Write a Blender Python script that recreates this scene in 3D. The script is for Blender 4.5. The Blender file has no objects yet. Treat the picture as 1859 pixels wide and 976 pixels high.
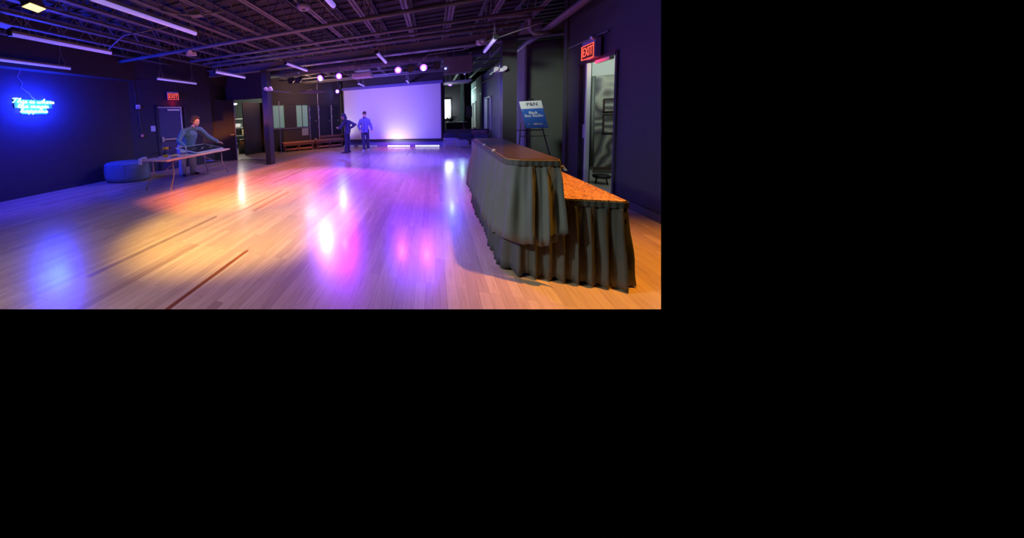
import bpy, bmesh, math, random
from mathutils import Vector, Matrix, noise
random.seed(7)
PI = math.pi
SC = bpy.context.scene
COL = SC.collection

# ------------------------------------------------------------------ camera
F, CX, CY = 497.8, 593.5, 250.5
YAW, PITCH, ROLL, H = -0.3720, 0.0704, 0.0429, 1.5
_cy, _sy, _cp, _sp = math.cos(YAW), math.sin(YAW), math.cos(PITCH), math.sin(PITCH)
fwd = Vector((_sy*_cp, _cy*_cp, -_sp)); rgt = Vector((_cy, -_sy, 0)); dwn = fwd.cross(rgt)
_cr, _sr = math.cos(ROLL), math.sin(ROLL)
R_ = _cr*rgt + _sr*dwn
D_ = -_sr*rgt + _cr*dwn
cam = bpy.data.objects.new('camera', bpy.data.cameras.new('camera'))
COL.objects.link(cam)
m3 = Matrix((R_, -D_, -fwd)).transposed()
cam.matrix_world = Matrix.Translation((0, 0, H)) @ m3.to_4x4()
cam.data.sensor_fit = 'HORIZONTAL'
cam.data.sensor_width = 36
cam.data.lens = F/1859*36
cam.data.shift_x = (929.5-CX)/1859
cam.data.shift_y = -(488-CY)/1859
cam.data.clip_start = 0.05
cam.data.clip_end = 100
SC.camera = cam

# ------------------------------------------------------------------ world, exposure
w = bpy.data.worlds.new('world'); SC.world = w; w.use_nodes = True
w.node_tree.nodes['Background'].inputs[0].default_value = (0, 0, 0, 1)
w.node_tree.nodes['Background'].inputs[1].default_value = 0
SC.view_settings.view_transform = 'Standard'
SC.view_settings.look = 'None'
SC.view_settings.exposure = 0.0
SC.view_settings.gamma = 1
SC.view_settings.use_curve_mapping = False

# ------------------------------------------------------------------ stage and house lights
def aim(o, target):
    o.rotation_euler = (Vector(target)-o.location).to_track_quat('-Z', 'Y').to_euler()
def spot(name, loc, target, color, power, deg, blend=0.6, rad=0.08):
    l = bpy.data.lights.new(name, 'SPOT'); l.color = color; l.energy = power
    l.spot_size = math.radians(deg); l.spot_blend = blend; l.shadow_soft_size = rad
    o = bpy.data.objects.new(name, l); COL.objects.link(o); o.location = loc; aim(o, target)
    return o
def area(name, loc, target, color, power, sx, sy):
    l = bpy.data.lights.new(name, 'AREA'); l.color = color; l.energy = power
    l.shape = 'RECTANGLE'; l.size = sx; l.size_y = sy
    o = bpy.data.objects.new(name, l); COL.objects.link(o); o.location = loc; aim(o, target)
    return o
def point(name, loc, color, power, rad=0.1):
    l = bpy.data.lights.new(name, 'POINT'); l.color = color; l.energy = power; l.shadow_soft_size = rad
    o = bpy.data.objects.new(name, l); COL.objects.link(o); o.location = loc
    return o
# neutral warm house light over the near floor (unseen, above and behind the viewer)
spot('unseen_spot', (-3.2, -0.4, 3.9), (-2.9, 1.5, 0), (1, .86, .66), 370, 106, 1.0, 0.25)
spot('unseen_spot', (-2.6, 1.0, 2.7), (1.0, 3.3, 0.5), (.86, 1, .93), 300, 50, 1.0, 0.12)  # added cool fill without a fixture, rakes the skirt folds
spot('unseen_spot', (-0.2, 4.4, 3.3), (2.9, 9.1, 1.5), (.85, 1, .85), 620, 34, 1.0, 0.15)  # added fill without a fixture, lifts the dark grey panel and the sign
spot('unseen_spot', (-3.4, 4.6, 3.2), (-6.7, 6.1, .9), (.72, .88, 1), 150, 42, 1.0, 0.2)  # added cool fill without a fixture, aimed at the man
spot('neon_boost', (-7.0, 2.6, 3.2), (-8.1, 2.9, 0), (.05, .03, 1), 650, 74, 1.0, 0.3)  # added blue spot, strengthens the neon's light along the left wall floor
# warm pools
spot('pool_yellow', (-2.6, 1.2, 3.9), (-2.75, 3.45, 0), (1, .66, .10), 1750, 48, 0.7, 0.1)
PO = Vector((-2.3, 2.0, 3.40))
spot('pool_orange', PO, (-4.7, 6.0, 0), (1, .25, .01), 4300, 56, 0.75, 0.012)
spot('pool_orange', (1.75, 2.95, 4.05), (1.75, 2.95, 0), (1, .38, .03), 1050, 58, 0.8, 0.06)
spot('pool_pink', (-0.3, 4.2, 3.2), (0.2, 6.0, 0), (1, .16, .16), 220, 56, 1.0, 0.1)
# violet stage wash
spot('wash_violet', (-3.59, 8.75, 2.85), (-2.6, 6.0, 0), (.40, .14, 1), 900, 66, 0.6, 0.07)
spot('wash_violet', (-2.91, 8.75, 2.85), (-2.0, 5.9, 0), (.27, .005, 1), 1300, 58, 0.5, 0.06)
spot('wash_violet', (-.99, 8.75, 2.85), (-.7, 5.9, 0), (.15, .015, 1), 520, 64, 0.8, 0.06)
spot('wash_violet', (-.25, 8.75, 2.85), (-.3, 5.9, 0), (.15, .015, 1), 520, 64, 0.8, 0.06)
spot('wash_blue', (-4.60, 13.85, 2.90), (-3.2, 8.5, 0), (.04, .07, 1), 900, 60, 0.8, 0.06)
spot('wash_blue', (.72, 13.5, 2.80), (.35, 8.5, 0), (.04, .07, 1), 900, 60, 0.8, 0.06)
spot('wash_blue', (-3.59, 8.8, 2.85), (-2.6, 11.4, 0), (.08, .05, 1), 1200, 90, 0.9, 0.06)
spot('wash_blue', (-1.2, 8.8, 2.85), (-1.4, 9.6, 0), (.12, .05, 1), 1500, 110, 0.9, 0.06)
spot('wash_blue', (-0.25, 8.8, 2.85), (0.3, 10.6, 0), (.06, .05, 1), 1200, 90, 0.9, 0.06)
spot('wash_magenta', (-1.9, 9.4, 3.0), (-1.7, 12.9, 0), (1, .06, .6), 700, 30, 1.0, 0.05)
spot('wash_plum', (-4.2, 7.6, 3.3), (-6.6, 6.4, .4), (.36, .22, 1), 420, 100, 1.0, 0.3)
spot('wash_violet', (-3.0, 5.4, 3.3), (2.6, 4.6, 1.4), (.10, .08, 1), 620, 56, 1.0, 0.2)
# white light from the LED battens up the screen
spot('batten_light', (-1.75, 12.8, .12), (-1.5, 13.65, .75), (1, .92, .9), 50, 115, 1.0, 0.05)
spot('batten_light', (-4.6, 12.9, .5), (-4.1, 13.65, 1.3), (1, .9, .55), 42, 90, 1.0, 0.05)

# ------------------------------------------------------------------ materials
def mat(name, col, rough=.6, metal=0, spec=.5, emit=None, es=0, noise_amt=0, coat=0):
    m = bpy.data.materials.new(name); m.use_nodes = True
    nt = m.node_tree; b = nt.nodes['Principled BSDF']
    b.inputs['Base Color'].default_value = (*col, 1)
    b.inputs['Roughness'].default_value = rough
    b.inputs['Metallic'].default_value = metal
    b.inputs['Specular IOR Level'].default_value = spec
    b.inputs['Coat Weight'].default_value = coat
    if emit:
        b.inputs['Emission Color'].default_value = (*emit, 1)
        b.inputs['Emission Strength'].default_value = es
    if noise_amt:
        tc = nt.nodes.new('ShaderNodeTexCoord'); n = nt.nodes.new('ShaderNodeTexNoise')
        n.inputs['Scale'].default_value = 6; n.inputs['Detail'].default_value = 6
        mr = nt.nodes.new('ShaderNodeMapRange')
        mr.inputs['To Min'].default_value = 1-noise_amt; mr.inputs['To Max'].default_value = 1+noise_amt
        mx = nt.nodes.new('ShaderNodeMix'); mx.data_type = 'RGBA'; mx.blend_type = 'MULTIPLY'
        mx.inputs[0].default_value = 1; mx.inputs[6].default_value = (*col, 1)
        nt.links.new(tc.outputs['Object'], n.inputs['Vector'])
        nt.links.new(n.outputs[0], mr.inputs[0]); nt.links.new(mr.outputs[0], mx.inputs[7])
        nt.links.new(mx.outputs[2], b.inputs['Base Color'])
    return m

M = {}
M['wall'] = mat('black_wall_paint', (.045, .044, .050), .75, noise_amt=.15, spec=.3)
M['wall_olive'] = mat('dark_grey_panel', (.10, .105, .092), .85, noise_amt=.12, spec=.3)
M['ceil'] = mat('black_deck', (.06, .06, .068), .8, noise_amt=.25)
M['steel'] = mat('black_painted_steel', (.17, .175, .195), .55, noise_amt=.2)
M['pipe'] = mat('dark_grey_pipe', (.20, .205, .23), .5, noise_amt=.15)
M['pillar'] = mat('charcoal_steel_column', (.045, .046, .052), .45, noise_amt=.1)
M['metal'] = mat('dull_metal', (.55, .55, .56), .35, .9)
M['wire'] = mat('galvanised_wire', (.6, .6, .62), .4, .6)
M['white'] = mat('white_plastic', (.75, .76, .8), .5)
M['black'] = mat('black_plastic', (.015, .015, .017), .4)
M['door_blue'] = mat('dark_blue_door', (.035, .04, .13), .5, noise_amt=.1)
M['door_black'] = mat('black_door', (.014, .017, .017), .45, noise_amt=.1)
M['frame_lite'] = mat('pale_door_edge', (.45, .50, .48), .5)
M['concrete'] = mat('hall_concrete', (.36, .31, .27), .45, noise_amt=.15)
M['jean'] = mat('blue_denim', (.40, .55, .66), .9, noise_amt=.3)
M['shirt'] = mat('slate_blue_shirt', (.13, .20, .28), .85, noise_amt=.2)
M['skin'] = mat('skin', (.62, .36, .27), .55)
M['hair'] = mat('dark_brown_hair', (.05, .03, .025), .8)
M['jacket'] = mat('navy_jacket', (.05, .05, .12), .8, noise_amt=.2)
M['jacket2'] = mat('blue_work_jacket', (.14, .13, .35), .8, noise_amt=.2)
M['darkpant'] = mat('dark_trousers', (.035, .035, .07), .85, noise_amt=.2)
M['shoe'] = mat('dark_shoe', (.03, .03, .035), .6)
M['shoe_w'] = mat('light_shoe', (.6, .6, .6), .6)
M['table'] = mat('beige_laminate', (.70, .56, .38), .4, noise_amt=.08)
M['tleg'] = mat('grey_table_leg', (.38, .33, .33), .4, .5)
M['yellow'] = mat('yellow_plastic', (.8, .55, .02), .45)
M['ottoman'] = mat('slate_fabric', (.15, .20, .25), .95, noise_amt=.15)
M['cloth'] = mat('black_skirt_cloth', (.075, .082, .078), .6, noise_amt=.12, spec=.45)
M['cloth2'] = mat('charcoal_skirt_cloth', (.135, .15, .142), .62, noise_amt=.12, spec=.45)
M['bartop'] = mat('dark_walnut_top', (.06, .035, .025), .3, noise_amt=.4)
M['baredge'] = mat('orange_wood_edge', (.45, .22, .08), .5)
M['platform'] = mat('riser_plywood', (.36, .18, .09), .5, noise_amt=.25)
M['platform_dark'] = mat('riser_frame_timber', (.10, .05, .035), .6, noise_amt=.2)
M['sofa'] = mat('dark_navy_upholstery', (.03, .035, .06), .7)
M['brown_leather'] = mat('dark_plum_leather', (.10, .04, .05), .5)
M['beige_wall'] = mat('pale_hall_wall', (.62, .66, .62), .7)
M['agate_base'] = mat('skirting_pale', (.5, .55, .5), .6)
M['tube'] = mat('tube_diffuser', (.6, .6, .7), .4, emit=(.30, .20, .86), es=.75)
M['tubeblue'] = mat('tube_diffuser_left', (.6, .6, .7), .4, emit=(.16, .12, .9), es=.8)  # the neon's blue on the left tubes is put into their glow
M['bulb_violet'] = mat('par_lens', (.2, .2, .2), .3, emit=(.50, .26, 1), es=55)
M['bulb_halo'] = mat('par_halo', (.1, .1, .2), .4, emit=(.10, .02, 1), es=14)  # emissive disc stands in for the violet bloom around the lit cells
M['bulb_blue'] = mat('par_lens_blue', (.2, .2, .2), .3, emit=(.22, .25, 1), es=160)
M['flood'] = mat('flood_lens', (.2, .2, .2), .3, emit=(1, .62, .18), es=3)
M['neon'] = mat('neon_tube', (.5, .8, 1), .3, emit=(.36, .78, 1), es=14)
M['neon_board'] = mat('neon_backing', (.05, .3, .4), .3, emit=(.03, .20, .5), es=.2)
M['exit_face'] = mat('exit_face', (.06, .0, .0), .4, emit=(.35, .005, .008), es=.12)
M['exit_text'] = mat('exit_letters', (.6, .1, .05), .4, emit=(1, .10, .05), es=1.5)
M['exit_box'] = mat('exit_housing', (.28, .25, .42), .4)
M['sign_white'] = mat('sign_white', (.62, .66, .68), .5)
M['sign_blue'] = mat('sign_blue', (.02, .11, .46), .5)
M['sign_ink'] = mat('sign_navy_ink', (.01, .015, .07), .6)
M['daylight'] = mat('bright_window', (.8, .8, .8), .5, emit=(.9, .95, 1), es=1.6)
M['screen'] = mat('projection_screen', (.72, .72, .74), .85)
M['led'] = mat('led_cell', (.5, .5, .6), .3, emit=(.8, .8, 1), es=2)
M['led_dim'] = mat('led_cell_dim', (.3, .3, .4), .3, emit=(.3, .25, .8), es=.6)
M['kick'] = mat('pale_kick_panel', (.35, .35, .45), .5)
M['underscreen'] = mat('bluelit_low_wall', (.2, .2, .45), .6)  # blue LED light on the low wall put into its base colour
M['frost'] = mat('frosted_glass', (.20, .32, .29), .35, emit=(.15, .34, .29), es=.36)  # glow put into the panes for their lit teal look
M['teal_reflect'] = mat('teal_reflection', (.30, .38, .36), .5)  # colour of the painted teal reflections
M['box_yellow'] = mat('cardboard', (.45, .36, .18), .8)
M['glow_white'] = mat('hall_lamp', (.8, .8, .8), .5, emit=(1, 1, .95), es=6)
M['greenwall'] = mat('teal_grey_wall', (.22, .27, .27), .7, noise_amt=.1)
M['plant'] = mat('plant_leaf', (.03, .06, .03), .6)
M['alarm'] = mat('red_alarm', (.45, .08, .10), .5)
M['paper'] = mat('notice_paper', (.6, .62, .68), .7)
M['stain'] = mat('dark_stained_plank', (.24, .075, .02), .3, noise_amt=.4)
M['plank_dark'] = mat('brown_plank', (.30, .195, .13), .3, noise_amt=.3)

def ramp(nt, stops, fac):
    r = nt.nodes.new('ShaderNodeValToRGB')
    e = r.color_ramp.elements
    e[0].position, e[0].color = stops[0][0], (*stops[0][1], 1)
    e[1].position, e[1].color = stops[-1][0], (*stops[-1][1], 1)
    for p, c in stops[1:-1]:
        k = e.new(p); k.color = (*c, 1)
    nt.links.new(fac, r.inputs[0]); return r.outputs[0]

def wood_floor():
    m = bpy.data.materials.new('maple_strip_floor'); m.use_nodes = True
    nt = m.node_tree; b = nt.nodes['Principled BSDF']; L = nt.links.new
    tc = nt.nodes.new('ShaderNodeTexCoord')
    mp = nt.nodes.new('ShaderNodeMapping'); mp.inputs['Rotation'].default_value = (0, 0, PI/2)
    L(tc.outputs['Object'], mp.inputs[0])
    br = nt.nodes.new('ShaderNodeTexBrick'); br.offset = .37; br.offset_frequency = 3
    for k, v in (('Scale', 1), ('Mortar Size', .0012), ('Brick Width', 1.25), ('Row Height', .083), ('Bias', 0)):
        br.inputs[k].default_value = v
    br.inputs['Color1'].default_value = (0, 0, 0, 1); br.inputs['Color2'].default_value = (1, 1, 1, 1)
    br.inputs['Mortar'].default_value = (.5, .5, .5, 1)
    L(mp.outputs[0], br.inputs[0])
    tone = ramp(nt, [(0, (.34, .22, .14)), (.04, (.44, .31, .21)), (.3, (.49, .35, .22)), (.7, (.53, .385, .245)), (1, (.57, .42, .275))], br.outputs['Color'])
    # grain stretched along the boards
    mg = nt.nodes.new('ShaderNodeMapping'); mg.inputs['Scale'].default_value = (28, 1.6, 1)
    L(tc.outputs['Object'], mg.inputs[0])
    n = nt.nodes.new('ShaderNodeTexNoise'); n.inputs['Scale'].default_value = 2; n.inputs['Detail'].default_value = 7
    L(mg.outputs[0], n.inputs['Vector'])
    g = ramp(nt, [(.25, (.72, .68, .64)), (.5, (1, 1, 1)), (.8, (1.0, 1.0, 1.0))], n.outputs[0])
    mx = nt.nodes.new('ShaderNodeMix'); mx.data_type = 'RGBA'; mx.blend_type = 'MULTIPLY'; mx.inputs[0].default_value = .8
    L(tone, mx.inputs[6]); L(g, mx.inputs[7])
    mo = nt.nodes.new('ShaderNodeMix'); mo.data_type = 'RGBA'; mo.inputs[7].default_value = (.16, .09, .05, 1)
    ml = nt.nodes.new('ShaderNodeMath'); ml.operation = 'MULTIPLY'; ml.inputs[1].default_value = .55
    L(br.outputs['Fac'], ml.inputs[0]); L(ml.outputs[0], mo.inputs[0]); L(mx.outputs[2], mo.inputs[6])
    L(mo.outputs[2], b.inputs['Base Color'])
    mr = nt.nodes.new('ShaderNodeMapRange'); mr.inputs['To Min'].default_value = .22; mr.inputs['To Max'].default_value = .30
    L(n.outputs[0], mr.inputs[0]); L(mr.outputs[0], b.inputs['Roughness'])
    bp = nt.nodes.new('ShaderNodeBump'); bp.inputs['Strength'].default_value = .10; bp.inputs['Distance'].default_value = .004
    L(n.outputs[0], bp.inputs['Height']); L(bp.outputs[0], b.inputs['Normal'])
    b.inputs['Specular IOR Level'].default_value = .5
    b.inputs['Coat Weight'].default_value = .15; b.inputs['Coat Roughness'].default_value = .12
    return m
M['floor'] = wood_floor()

def chip_board():
    m = bpy.data.materials.new('orange_chipboard'); m.use_nodes = True
    nt = m.node_tree; b = nt.nodes['Principled BSDF']; L = nt.links.new
    tc = nt.nodes.new('ShaderNodeTexCoord')
    mp = nt.nodes.new('ShaderNodeMapping'); mp.inputs['Scale'].default_value = (30, 9, 1)
    L(tc.outputs['Object'], mp.inputs[0])
    n = nt.nodes.new('ShaderNodeTexNoise'); n.inputs['Scale'].default_value = 1.6; n.inputs['Detail'].default_value = 6; n.inputs['Distortion'].default_value = 1.6
    L(mp.outputs[0], n.inputs['Vector'])
    c = ramp(nt, [(.35, (.13, .045, .012)), (.47, (.42, .20, .06)), (.6, (.62, .34, .12)), (.8, (.72, .45, .2))], n.outputs[0])
    L(c, b.inputs['Base Color']); b.inputs['Roughness'].default_value = .4
    return m
M['chip'] = chip_board()

def agate():
    m = bpy.data.materials.new('agate_swirl_wallpaper'); m.use_nodes = True
    nt = m.node_tree; b = nt.nodes['Principled BSDF']; L = nt.links.new
    tc = nt.nodes.new('ShaderNodeTexCoord')
    n = nt.nodes.new('ShaderNodeTexNoise'); n.inputs['Scale'].default_value = 1.25; n.inputs['Detail'].default_value = 1.5
    L(tc.outputs['Object'], n.inputs['Vector'])
    mu = nt.nodes.new('ShaderNodeMath'); mu.operation = 'MULTIPLY'; mu.inputs[1].default_value = 9
    fr = nt.nodes.new('ShaderNodeMath'); fr.operation = 'FRACT'
    L(n.outputs[0], mu.inputs[0]); L(mu.outputs[0], fr.inputs[0])
    c = ramp(nt, [(0, (.06, .06, .06)), (.18, (.20, .19, .17)), (.35, (.36, .38, .33)), (.5, (.46, .47, .38)), (.65, (.24, .24, .24)), (.8, (.14, .14, .16)), (1, (.06, .06, .06))], fr.outputs[0])
    L(c, b.inputs['Base Color']); b.inputs['Roughness'].default_value = .6
    return m
M['agate'] = agate()

def stripes():
    m = bpy.data.materials.new('striped_curtain'); m.use_nodes = True
    nt = m.node_tree; b = nt.nodes['Principled BSDF']; L = nt.links.new
    tc = nt.nodes.new('ShaderNodeTexCoord'); wv = nt.nodes.new('ShaderNodeTexWave')
    wv.bands_direction = 'X'; wv.inputs['Scale'].default_value = 14; wv.inputs['Distortion'].default_value = .6
    L(tc.outputs['Object'], wv.inputs[0])
    L(ramp(nt, [(0, (.04, .045, .045)), (.6, (.22, .24, .23)), (1, (.42, .45, .42))], wv.outputs[0]), b.inputs['Base Color'])
    return m
M['stripes'] = stripes()

# ------------------------------------------------------------------ geometry helpers
def tag(o, label=None, cat=None, group=None, kind=None):
    if label: o['label'] = label
    if cat: o['category'] = cat
    if group: o['group'] = group
    if kind: o['kind'] = kind
    return o
def empty(name, loc, rz=0, label=None, cat=None, group=None):
    o = bpy.data.objects.new(name, None); COL.objects.link(o)
    o.location = loc; o.rotation_euler = (0, 0, rz); o.empty_display_size = .1
    return tag(o, label, cat, group)
def dup(o, parent=None):
    c = o.copy(); COL.objects.link(c); c.parent = parent
    for ch in list(o.children): dup(ch, c)
    return c

class MB:
    def __init__(self): self.bm = bmesh.new()
    def box(self, c, s, rz=0, mx=None, bev=0):
        r = bmesh.ops.create_cube(self.bm, size=1)
        T = Matrix.Translation(c) @ (mx.to_4x4() if mx else Matrix.Rotation(rz, 4, 'Z')) @ Matrix.Diagonal((*s, 1))
        bmesh.ops.transform(self.bm, matrix=T, verts=r['verts'])
        if bev:
            es = list({e for v in r['verts'] for e in v.link_edges})
            bmesh.ops.bevel(self.bm, geom=es, offset=bev, segments=2, affect='EDGES', profile=.6)
        return self
    def cyl(self, a, b, r, r2=None, n=16, cap=True):
        a, b = Vector(a), Vector(b); d = b-a
        q = d.to_track_quat('Z', 'Y').to_matrix().to_4x4()
        res = bmesh.ops.create_cone(self.bm, cap_ends=cap, segments=n, radius1=r, radius2=r if r2 is None else r2, depth=d.length)
        bmesh.ops.transform(self.bm, matrix=Matrix.Translation((a+b)/2) @ q, verts=res['verts'])
        return self
    def tube(self, pts, r, n=8):
        pts = [Vector(p) for p in pts]
        rings = []; up = None
        for i, p in enumerate(pts):
            t = (pts[min(i+1, len(pts)-1)]-pts[max(i-1, 0)]).normalized()
            if up is None:
                up = Vector((0, 0, 1)) if abs(t.z) < .9 else Vector((1, 0, 0))
            s = t.cross(up).normalized(); up = s.cross(t).normalized()
            rings.append([self.bm.verts.new(p+r*(math.cos(2*PI*k/n)*s+math.sin(2*PI*k/n)*up)) for k in range(n)])
        for i in range(len(rings)-1):
            for k in range(n):
                self.bm.faces.new((rings[i][k], rings[i][(k+1) % n], rings[i+1][(k+1) % n], rings[i+1][k]))
        self.bm.faces.new(rings[0][::-1]); self.bm.faces.new(rings[-1])
        return self
    def ball(self, c, r, sc=(1, 1, 1), sub=2, mx=None):
        res = bmesh.ops.create_icosphere(self.bm, subdivisions=sub, radius=r)
        T = Matrix.Translation(c) @ (mx.to_4x4() if mx else Matrix.Identity(4)) @ Matrix.Diagonal((*sc, 1))
        bmesh.ops.transform(self.bm, matrix=T, verts=res['verts'])
        return self
    def lathe(self, c, prof, n=32):
        rings = []
        for r, z in prof:
            rings.append([self.bm.verts.new((c[0]+r*math.cos(2*PI*k/n), c[1]+r*math.sin(2*PI*k/n), c[2]+z)) for k in range(n)])
        for i in range(len(rings)-1):
            for k in range(n):
                self.bm.faces.new((rings[i][k], rings[i][(k+1) % n], rings[i+1][(k+1) % n], rings[i+1][k]))
        self.bm.faces.new(rings[0][::-1]); self.bm.faces.new(rings[-1])
        return self
    def poly(self, pts, z0, z1):
        a = [self.bm.verts.new((x, y, z0)) for x, y in pts]; b = [self.bm.verts.new((x, y, z1)) for x, y in pts]
        n = len(pts)
        self.bm.faces.new(a[::-1]); self.bm.faces.new(b)
        for i in range(n): self.bm.faces.new((a[i], a[(i+1) % n], b[(i+1) % n], b[i]))
        return self
    def clip(self):
        """the room is built only as far as the photograph shows it: past its right and lower edges nothing is modelled"""
        c = Vector((0, 0, H))
        def ray(x, y): return R_*((x-CX)/F)+D_*((y-CY)/F)+fwd
        for (a, b, keep) in ((ray(1200, 0), ray(1200, 561), ray(600, 250)), (ray(0, 561), ray(1200, 561), ray(600, 250))):
            n = a.cross(b).normalized()
            if n.dot(keep) > 0: n = -n
            g = list(self.bm.verts)+list(self.bm.edges)+list(self.bm.faces)
            r = bmesh.ops.bisect_plane(self.bm, geom=g, plane_co=c, plane_no=n, clear_outer=True, dist=1e-5)
            es = [e for e in r['geom_cut'] if isinstance(e, bmesh.types.BMEdge)]
            if es:
                try: bmesh.ops.holes_fill(self.bm, edges=es)
                except Exception: pass
        return self
    def build(self, name, m, parent=None, smooth=False, loc=None, rz=0):
        bmesh.ops.recalc_face_normals(self.bm, faces=self.bm.faces)
        me = bpy.data.meshes.new(name); self.bm.to_mesh(me); self.bm.free()
        if smooth:
            for p in me.polygons: p.use_smooth = True
        me.materials.append(m)
        o = bpy.data.objects.new(name, me); COL.objects.link(o)
        if parent: o.parent = parent
        if loc is not None: o.location = loc; o.rotation_euler = (0, 0, rz)
        return o

def struct(o): o['kind'] = 'structure'; return o
def text_mesh(name, body, size, mx, m, parent=None, ext=.002, sx=1, shear=0, off=0):
    cu = bpy.data.curves.new(name, 'FONT'); cu.body = body; cu.size = size; cu.extrude = ext
    cu.align_x = 'CENTER'; cu.align_y = 'CENTER'; cu.shear = shear; cu.offset = off; cu.resolution_u = 4
    cu.space_line = .85
    t = bpy.data.objects.new(name, cu); COL.objects.link(t)
    bpy.context.view_layer.update()
    me = bpy.data.meshes.new_from_object(t.evaluated_get(bpy.context.evaluated_depsgraph_get()))
    bpy.data.objects.remove(t); bpy.data.curves.remove(cu)
    me.transform(mx @ Matrix.Diagonal((sx, 1, 1, 1)))
    me.materials.clear(); me.materials.append(m)
    o = bpy.data.objects.new(name, me); COL.objects.link(o)
    if parent: o.parent = parent
    return o
def face_mx(loc, right, up):
    right = Vector(right).normalized(); up = Vector(up).normalized(); n = right.cross(up)
    return Matrix.Translation(loc) @ Matrix((right, up, n)).transposed().to_4x4()

# ================================================================== STRUCTURE
struct(MB().box((-4.2, 10.2, -.1), (17.6, 19.6, .2)).clip().build('floor', M['floor']))
# hall slab past the double doors
struct(MB().poly([(-13, 8.5), (-7.9, 8.5), (-7.35, 8.94), (-6.15, 9.05), (-6.15, 9.75), (-7.2, 11.5), (-5.6, 13.4), (-6, 19), (-13, 19)], .001, .008).build('floor_2', M['concrete']))
struct(MB().box((-8.9, 3.0, 2.05), (.2, 5.6, 4.1)).build('wall_left', M['wall']))
def wall_seg(name, p0, p1, z0, z1, th, m, side=1):
    p0, p1 = Vector((*p0, 0)), Vector((*p1, 0)); d = p1-p0; n = Vector((-d.y, d.x, 0)).normalized()*side
    c = (p0+p1)/2+n*th/2
    return struct(MB().box((c.x, c.y, (z0+z1)/2), (d.length, th, z1-z0), math.atan2(d.y, d.x)).build(name, m))
SW0, SW1 = Vector((-8.8, 5.8, 0)), Vector((-7.93, 8.27, 0))
su = (SW1-SW0).normalized(); sn = Vector((su.y, -su.x, 0))   # sn points into the room
def sw(s, z, off=0): return SW0+su*s+sn*off+Vector((0, 0, z))
srz = math.atan2(su.y, su.x)
wall_seg('wall_left_2', SW0.xy, SW1.xy, 0, 4.1, .15, M['wall'])
struct(MB().box((-7.0, 9.08, 3.25), (2.1, .12, 1.7)).build('wall_left_3', M['wall']))            # header over the double doors
wall_seg('wall_left_5', (-7.93, 8.25), (-8.06, 9.1), 2.42, 4.1, .1, M['wall'])
struct(MB().box((-5.98, 9.12, 2.05), (.12, .16, 4.1)).build('wall_left_4', M['wall']))
# soffit along the left wall
struct(MB().box((-8.62, 3.0, 3.5), (.36, 5.6, 1.2)).build('trim_1', M['wall']))
struct(MB().poly([(-8.8, 5.8), (-8.44, 5.8), (-7.85, 8.0), (-7.85, 9.0), (-8.1, 9.0)], 3.0, 4.1).build('trim_2', M['wall']))
# right wall with the exit doorway
dy0, dy1, dz = 5.66, 6.86, 2.36
struct(MB().box((2.70, (3.9+dy0)/2, 2.05), (.04, dy0-3.9, 4.1)).box((2.76, (dy1+7.35)/2, 2.05), (.16, 7.35-dy1, 4.1)).box((2.70, (dy0+dy1)/2, (dz+4.1)/2), (.04, dy1-dy0, 4.1-dz)).clip().build('wall_right', M['wall']))
struct(MB().box((3.1, 7.43, 2.05), (.9, .16, 4.1)).build('wall_right_2', M['wall']))
struct(MB().box((3.35, 9.1, 1.65), (1.95, .18, 3.3)).build('wall_right_3', M['wall_olive']))
# inner right wall going back, with two doorways
def yz(lo, hi, z0=0, z1=3.4): return ((2.5, (lo+hi)/2, (z0+z1)/2), (.2, hi-lo, z1-z0))
b = MB().box(*yz(9.2, 14.0)).box(*yz(15.7, 18.6)).box(*yz(14.0, 15.7, 2.2)).box(*yz(18.6, 20.4, 2.15)).box(*yz(20.4, 24.5))
struct(b.build('wall_right_4', M['greenwall']))
struct(MB().box((2.665, 4.7, .055), (.03, 2.0, .11)).clip().build('baseboard_right', M['pillar']))
struct(MB().box((-8.785, 3.0, .05), (.03, 5.6, .1)).build('baseboard_left', M['wall']))
# ceiling deck
b = MB()
b.box((-4.2, 9.5, 4.2), (19, 21, .1))
for i in range(60): b.box((-4.2, .2+i*.34, 4.135), (19, .12, .05))
struct(b.clip().build('ceiling', M['ceil']))
# back wall around the screen
struct(MB().box((-1.95, 13.95, 2.1), (4.9, .2, 4.1)).build('wall_back', M['wall']))
struct(MB().box((-1.95, 13.83, .17), (4.75, .05, .34)).build('trim_3', M['underscreen']))
struct(MB().box((1.35, 13.85, .17), (1.9, .1, .34)).build('trim_4', M['kick']))
struct(MB().box((.35, 20.4, 2.05), (2.7, .2, 4.1)).build('wall_back_2', M['wall']))
struct(MB().box((2.0, 24.5, 2.05), (2.4, .2, 4.1)).build('wall_back_4', M['greenwall']))
struct(MB().box((-9.6, 14.6, 2.05), (5, .2, 4.1)).build('wall_back_3', M['greenwall']))

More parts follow.
